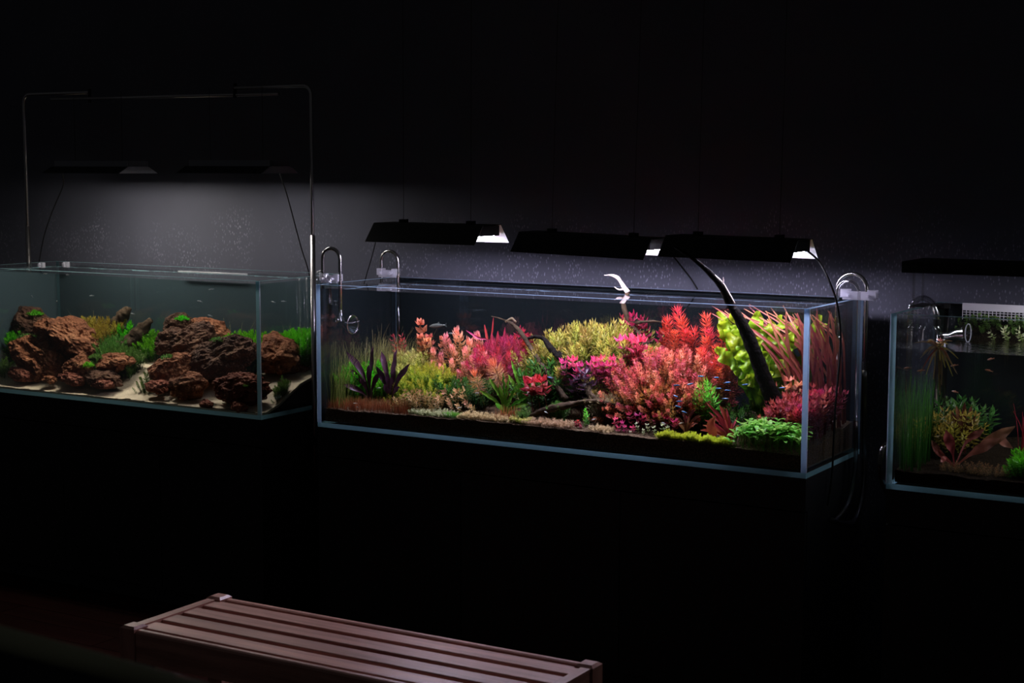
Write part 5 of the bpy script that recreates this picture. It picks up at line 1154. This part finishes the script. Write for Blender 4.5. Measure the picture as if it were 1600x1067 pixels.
rosette('broad_leaf_plant', 'small brownish star plant behind the red-brown leaves', gpos((2.1956, 0.2400, 0.8611), soil3), [(2.1917, 0.2400, 0.9783), (2.1552, 0.2400, 0.9488), (2.2280, 0.2400, 0.9491), (2.1732, 0.2200, 0.9680), (2.2073, 0.2600, 0.9656)], 'brown_arch', 0.016, 0.2, 0.1, 2, 0.6, seed=17)
v = variants(2, 'green_shoot', 'bright_green', 0.05, 0.1, 0.006, 5, 0.016, 0.006, 10, 55)
bush('moss_bush', 'green bush cut off by the right edge of the picture', v, (2.3718, 0.0800, 0.8683), (2.4717, 0.0800, 0.8831), 0.05, 40, 0.01, 0.02, g=soil3, seed=85, joined=True)
v = variants(2, 'litter_shoot', 'tan_leaf', 0.03, 0.1, 0.006, 5, 0.014, 0.003, 10, 50)
bush('moss_tuft', 'straggly low weed on the floor of the dim tank', v, (2.1812, 0.0500, 0.8180), (2.3858, 0.0500, 0.8239), 0.04, 60, 0.004, 0.01, g=soil3, seed=86, joined=True)
grass('red_grass', 'few red stalks at the right edge of the picture', 'crimson', (2.3549, 0.2200, 1.0046), (2.3864, 0.2200, 1.0199), 0.02, 7, 0.005, g=soil3, seed=87, lean=0.4, hmin=0.7, limit=(0.008, 0.435))
# floating plant with hanging roots and leaves
t = thing('floating_plant', 'floating plant hanging reddish roots in the dim tank', 'plant', (2.1603, 0.0600, 1.1574))
C0 = Vector((2.1603, 0.0600, 1.1574)); rn = random.Random(4)
for k in range(26):
    a = rn.uniform(0, 6.28); l = rn.uniform(0.03, 0.075); dz = -rn.uniform(0.01, 0.09) if k < 20 else rn.uniform(0.005, 0.02)
    e = C0+Vector((math.cos(a)*l, math.sin(a)*l*0.4, dz)); mcol = ['moss_yellow', 'moss_tan', 'tan_leaf', 'rust_hair'][k % 4]
    ribbon([C0+Vector((0, 0, -0.002)), C0.lerp(e, 0.5)+Vector((0, 0, 0.008)), e], [0.003, 0.005, 0.004, 0.001], (0.2, -1, 0.2), mcol, 0.05, 1, k, 0.1, 0.3, t, 'leaf')
for k in range(5):
    x = C0.x+rn.uniform(-0.01, 0.008); e = Vector((x+rn.uniform(-0.006, 0.006), C0.y+0.004*k, C0.z-0.08-0.015*k))
    MB().tube(smooth([(x, C0.y, C0.z), ((x+e.x)/2+0.003, C0.y, (C0.z+e.z)/2), tuple(e)], 4), 0.0014, 5).build('root', 'tan_leaf', t)
v = variants(2, 'pink_leaf', 'pink_peach', 0.018, 0.1, 0.005, 5, 0.018, 0.007, 5, 40)
inst(v[0], t, C0+Vector((0.004, 0, -0.004)), 0.4, 0, 0, 1.0, 'leaf_crown')
# wet moss on the tray and emersed leaves
v = variants(3, 'moss_shoot', 'moss_green', 0.03, 0.1, 0.005, 5, 0.014, 0.005, 0, 45)
def shelf(x, y): return Z0+0.40+0.05*min(1, max(0, (y-0.36)/0.06))
bush('moss_bank', 'dark bank of moss under the pale mesh tray', v, (2.13, 0.405, Z0+0.462), (3.15, 0.405, Z0+0.462), 0.022, 220, 0.0, 0.045, g=shelf, seed=88, joined=True, limit=(0.36, 0.428))
sh = MB().add([(2.12, 0.375, Z0+0.385), (3.2, 0.375, Z0+0.385), (3.2, 0.425, Z0+0.445), (2.12, 0.425, Z0+0.445), (2.12, 0.425, Z0+0.385), (3.2, 0.425, Z0+0.385)], [(0, 1, 2, 3), (0, 3, 4), (1, 5, 2), (3, 2, 5, 4), (0, 4, 5, 1)]).build('moss_bed', 'dark_soil', bpy.data.objects['moss_bank'])
v = variants(2, 'emersed_shoot', 'white_green', 0.022, 0.2, 0.006, 4, 0.014, 0.006, 0, 40)
bush('emersed_plant', 'row of pale little leaves at the waterline below the moss bank', v, (2.25, 0.372, Z0+0.428), (3.0, 0.372, Z0+0.428), 0.008, 44, 0.0, 0.006, g=lambda x, y: Z0+0.404, seed=89, joined=True, limit=(0.36, 0.38))

# ------------------------------------------------------------------ fish
def fishmesh(name, L, H, T, mat):
    mb = MB(); n = 8; st = [(0, .02), (.06, .35), (.2, .8), (.4, 1.0), (.6, .8), (.8, .38), (.9, .22)]
    vs = []
    for x, r in st:
        for j in range(n):
            a = 2*PI*j/n; vs.append((x*L-L/2, T/2*r*math.cos(a), H/2*r*math.sin(a)))
    fs = [(i*n+j, i*n+(j+1) % n, (i+1)*n+(j+1) % n, (i+1)*n+j) for i in range(len(st)-1) for j in range(n)]
    fs += [tuple(range(n-1, -1, -1)), tuple((len(st)-1)*n+j for j in range(n))]
    return mb.add(vs, fs)
def make_fish(label, group, loc, rz, ry, L, bodymat, stripe=None, name='fish'):
    t = thing(name, label, 'fish', loc, group); key = (L, bodymat, stripe)
    if key not in FISH:
        b = fishmesh('body', L, L*0.24, L*0.13, bodymat); o1 = b.build('body', bodymat, None, True)
        tl = MB().add([(L*0.38, -0.0003, 0), (L*0.52, -0.0003, L*0.11), (L*0.47, -0.0003, 0), (L*0.52, -0.0003, -L*0.11), (L*0.38, 0.0003, 0), (L*0.52, 0.0003, L*0.11), (L*0.47, 0.0003, 0), (L*0.52, 0.0003, -L*0.11)],
                      [(0, 1, 2), (0, 2, 3), (4, 6, 5), (4, 7, 6), (0, 4, 5, 1), (1, 5, 6, 2), (2, 6, 7, 3), (3, 7, 4, 0)]).build('tail_fin', bodymat)
        fin = MB().add([(-L*0.05, -0.0003, L*0.10), (L*0.08, -0.0003, L*0.20), (L*0.12, -0.0003, L*0.09), (-L*0.05, 0.0003, L*0.10), (L*0.08, 0.0003, L*0.20), (L*0.12, 0.0003, L*0.09)],
                       [(0, 1, 2), (3, 5, 4), (0, 3, 4, 1), (1, 4, 5, 2)]).build('dorsal_fin', bodymat)
        parts = [o1, tl, fin]
        if stripe:
            sm = MB()
            for s in (-1, 1):
                pts = [(-L*0.42, s*L*0.035, L*0.01), (-L*0.25, s*L*0.058, L*0.03), (-L*0.05, s*L*0.066, L*0.035), (L*0.15, s*L*0.055, L*0.03), (L*0.33, s*L*0.03, L*0.02)]
                sm.tube(pts, [L*0.012, L*0.032, L*0.036, L*0.030, L*0.010], 6)
            parts.append(sm.build('stripe', stripe, None, True))
        FISH[key] = [p.data for p in parts]; NM[key] = [p.name.split('.')[0] for p in parts]
        for p in parts: bpy.data.objects.remove(p)
    for me, nm in zip(FISH[key], NM[key]):
        o = bpy.data.objects.new(nm, me); col.objects.link(o); o.parent = t
    t.rotation_euler = (0, ry, rz); return t
FISH, NM = {}, {}
rn = random.Random(6)
NEON = ['in front of the coral bush, uppermost of the shoal', 'just below the scarlet plumes', 'in the middle of the shoal beside the whorled green shoots', 'tilted, near the edge of the dark gap', 'below the tilted one at the dark gap', 'lowest of the shoal in the dark gap',
        'alone under the lime leaves', 'over the amber shoots, upper of three', 'over the amber shoots, middle of three', 'over the amber shoots, lower of three', 'beside the spoon-leaved green plant', 'next to the foot of the black branch', 'over the brown arching stalks',
        'among the dark leaves by the grey branch', 'at the lower edge of the coral bush', 'just above the lowest of the three over amber shoots']
for p, nl in zip([(1.4170, 0.1000, 1.0154), (1.4619, 0.1100, 1.0134), (1.4818, 0.0900, 0.9834), (1.4941, 0.1200, 0.9987), (1.5073, 0.1000, 0.9782), (1.5057, 0.0800, 0.9547), (1.5451, 0.1400, 0.9941), (1.3488, 0.0700, 0.9860), (1.3496, 0.0600, 0.9532), (1.3566, 0.0600, 0.9217), (1.5701, 0.0500, 0.8851), (1.6737, 0.1200, 0.9959), (1.3853, 0.0500, 0.9073), (0.8693, 0.1200, 0.9708), (1.3852, 0.0900, 0.9903), (1.3629, 0.0600, 0.9382)], NEON):
    make_fish('neon blue fish '+nl, 'neon blue fish', p, rn.uniform(-0.5, 0.5)+(PI if rn.random() < 0.3 else 0), rn.uniform(-0.25, 0.25), 0.026, 'fish_dark', 'fish_blue')
WHITE = ['before the dark plum leaves', 'over the rust grass, upper of two', 'over the rust grass, lower of two', 'between peach stars and green fern', 'just above the beige carpet', 'in front of the low brown root', 'right of the green sprig', 'above the yellow moss mounds', 'among the pale round leaflets']
SILVER = ['near the surface, leftmost of all', 'near the surface, second from the left edge', 'beside the thin pole above the rocks', 'above the largest overhanging rock', 'above the yellowish bush', 'high in the water over the right pile', 'lower left of the pair over the right pile', 'closest to the right rock crest', 'behind the end pane, nearer the corner', 'behind the end pane, farther from the corner', 'low in the water beside the wood stump']
ORANGE = ['under the floating plant', 'left of the floating plant', 'right of the hanging roots, lower', 'right of the hanging roots, upper', 'above the green stems', 'against the tall dark grass']
for p, nl in zip([(0.2358, 0.0400, 0.8998), (0.1416, 0.0300, 0.8401), (0.1497, 0.0300, 0.8273), (0.6280, 0.0500, 0.9102), (0.5725, 0.0300, 0.8588), (0.8927, 0.0500, 0.8672), (1.0742, 0.0400, 0.8606), (1.3821, 0.0300, 0.8758), (1.3188, 0.0400, 0.8691)], WHITE):
    make_fish('tiny white fish '+nl, 'tiny white fish', p, rn.uniform(-0.4, 0.4), rn.uniform(-0.3, 0.3), 0.016, 'fish_white')
make_fish('slim dull grey fish above the peach plants', None, (0.2744, 0.3500, 1.0908), 0.0, -0.12, 0.075, 'fish_dark')
make_fish('small shadowy fish below the slim grey one', None, (0.3151, 0.3800, 1.0627), 0.3, 0.0, 0.03, 'fish_dark')
for p, nl in zip([(-1.5461, 0.2000, 1.2559), (-1.4187, 0.2000, 1.2524), (-1.6259, 0.2000, 1.1241), (-1.4611, 0.1800, 1.1118), (-1.3382, 0.2500, 1.1358), (-0.6128, 0.1500, 1.1982), (-0.6980, 0.1800, 1.1464), (-0.6659, 0.2000, 1.0926), (-0.3562, 0.2000, 1.1581), (-0.3078, 0.2000, 1.1627), (-1.1640, 0.3000, 1.0677)], SILVER):
    p = (p[0], p[1], min(p[2], Z0+0.47))
    make_fish('tiny silvery fish '+nl, 'tiny silvery fish', p, rn.uniform(-0.5, 0.5), rn.uniform(-0.3, 0.3), 0.022, 'fish_body')
for p, nl in zip([(2.1692, 0.2000, 1.0885), (2.0869, 0.1500, 1.0734), (2.2737, 0.1800, 1.0828), (2.2729, 0.2000, 1.1138), (2.1681, 0.2200, 1.0091), (2.0772, 0.0500, 1.0909)], ORANGE):
    make_fish('dull orange fish '+nl, 'dim orange fish', p, rn.uniform(-0.5, 0.5), rn.uniform(-0.3, 0.3), 0.024, 'fish_orange')
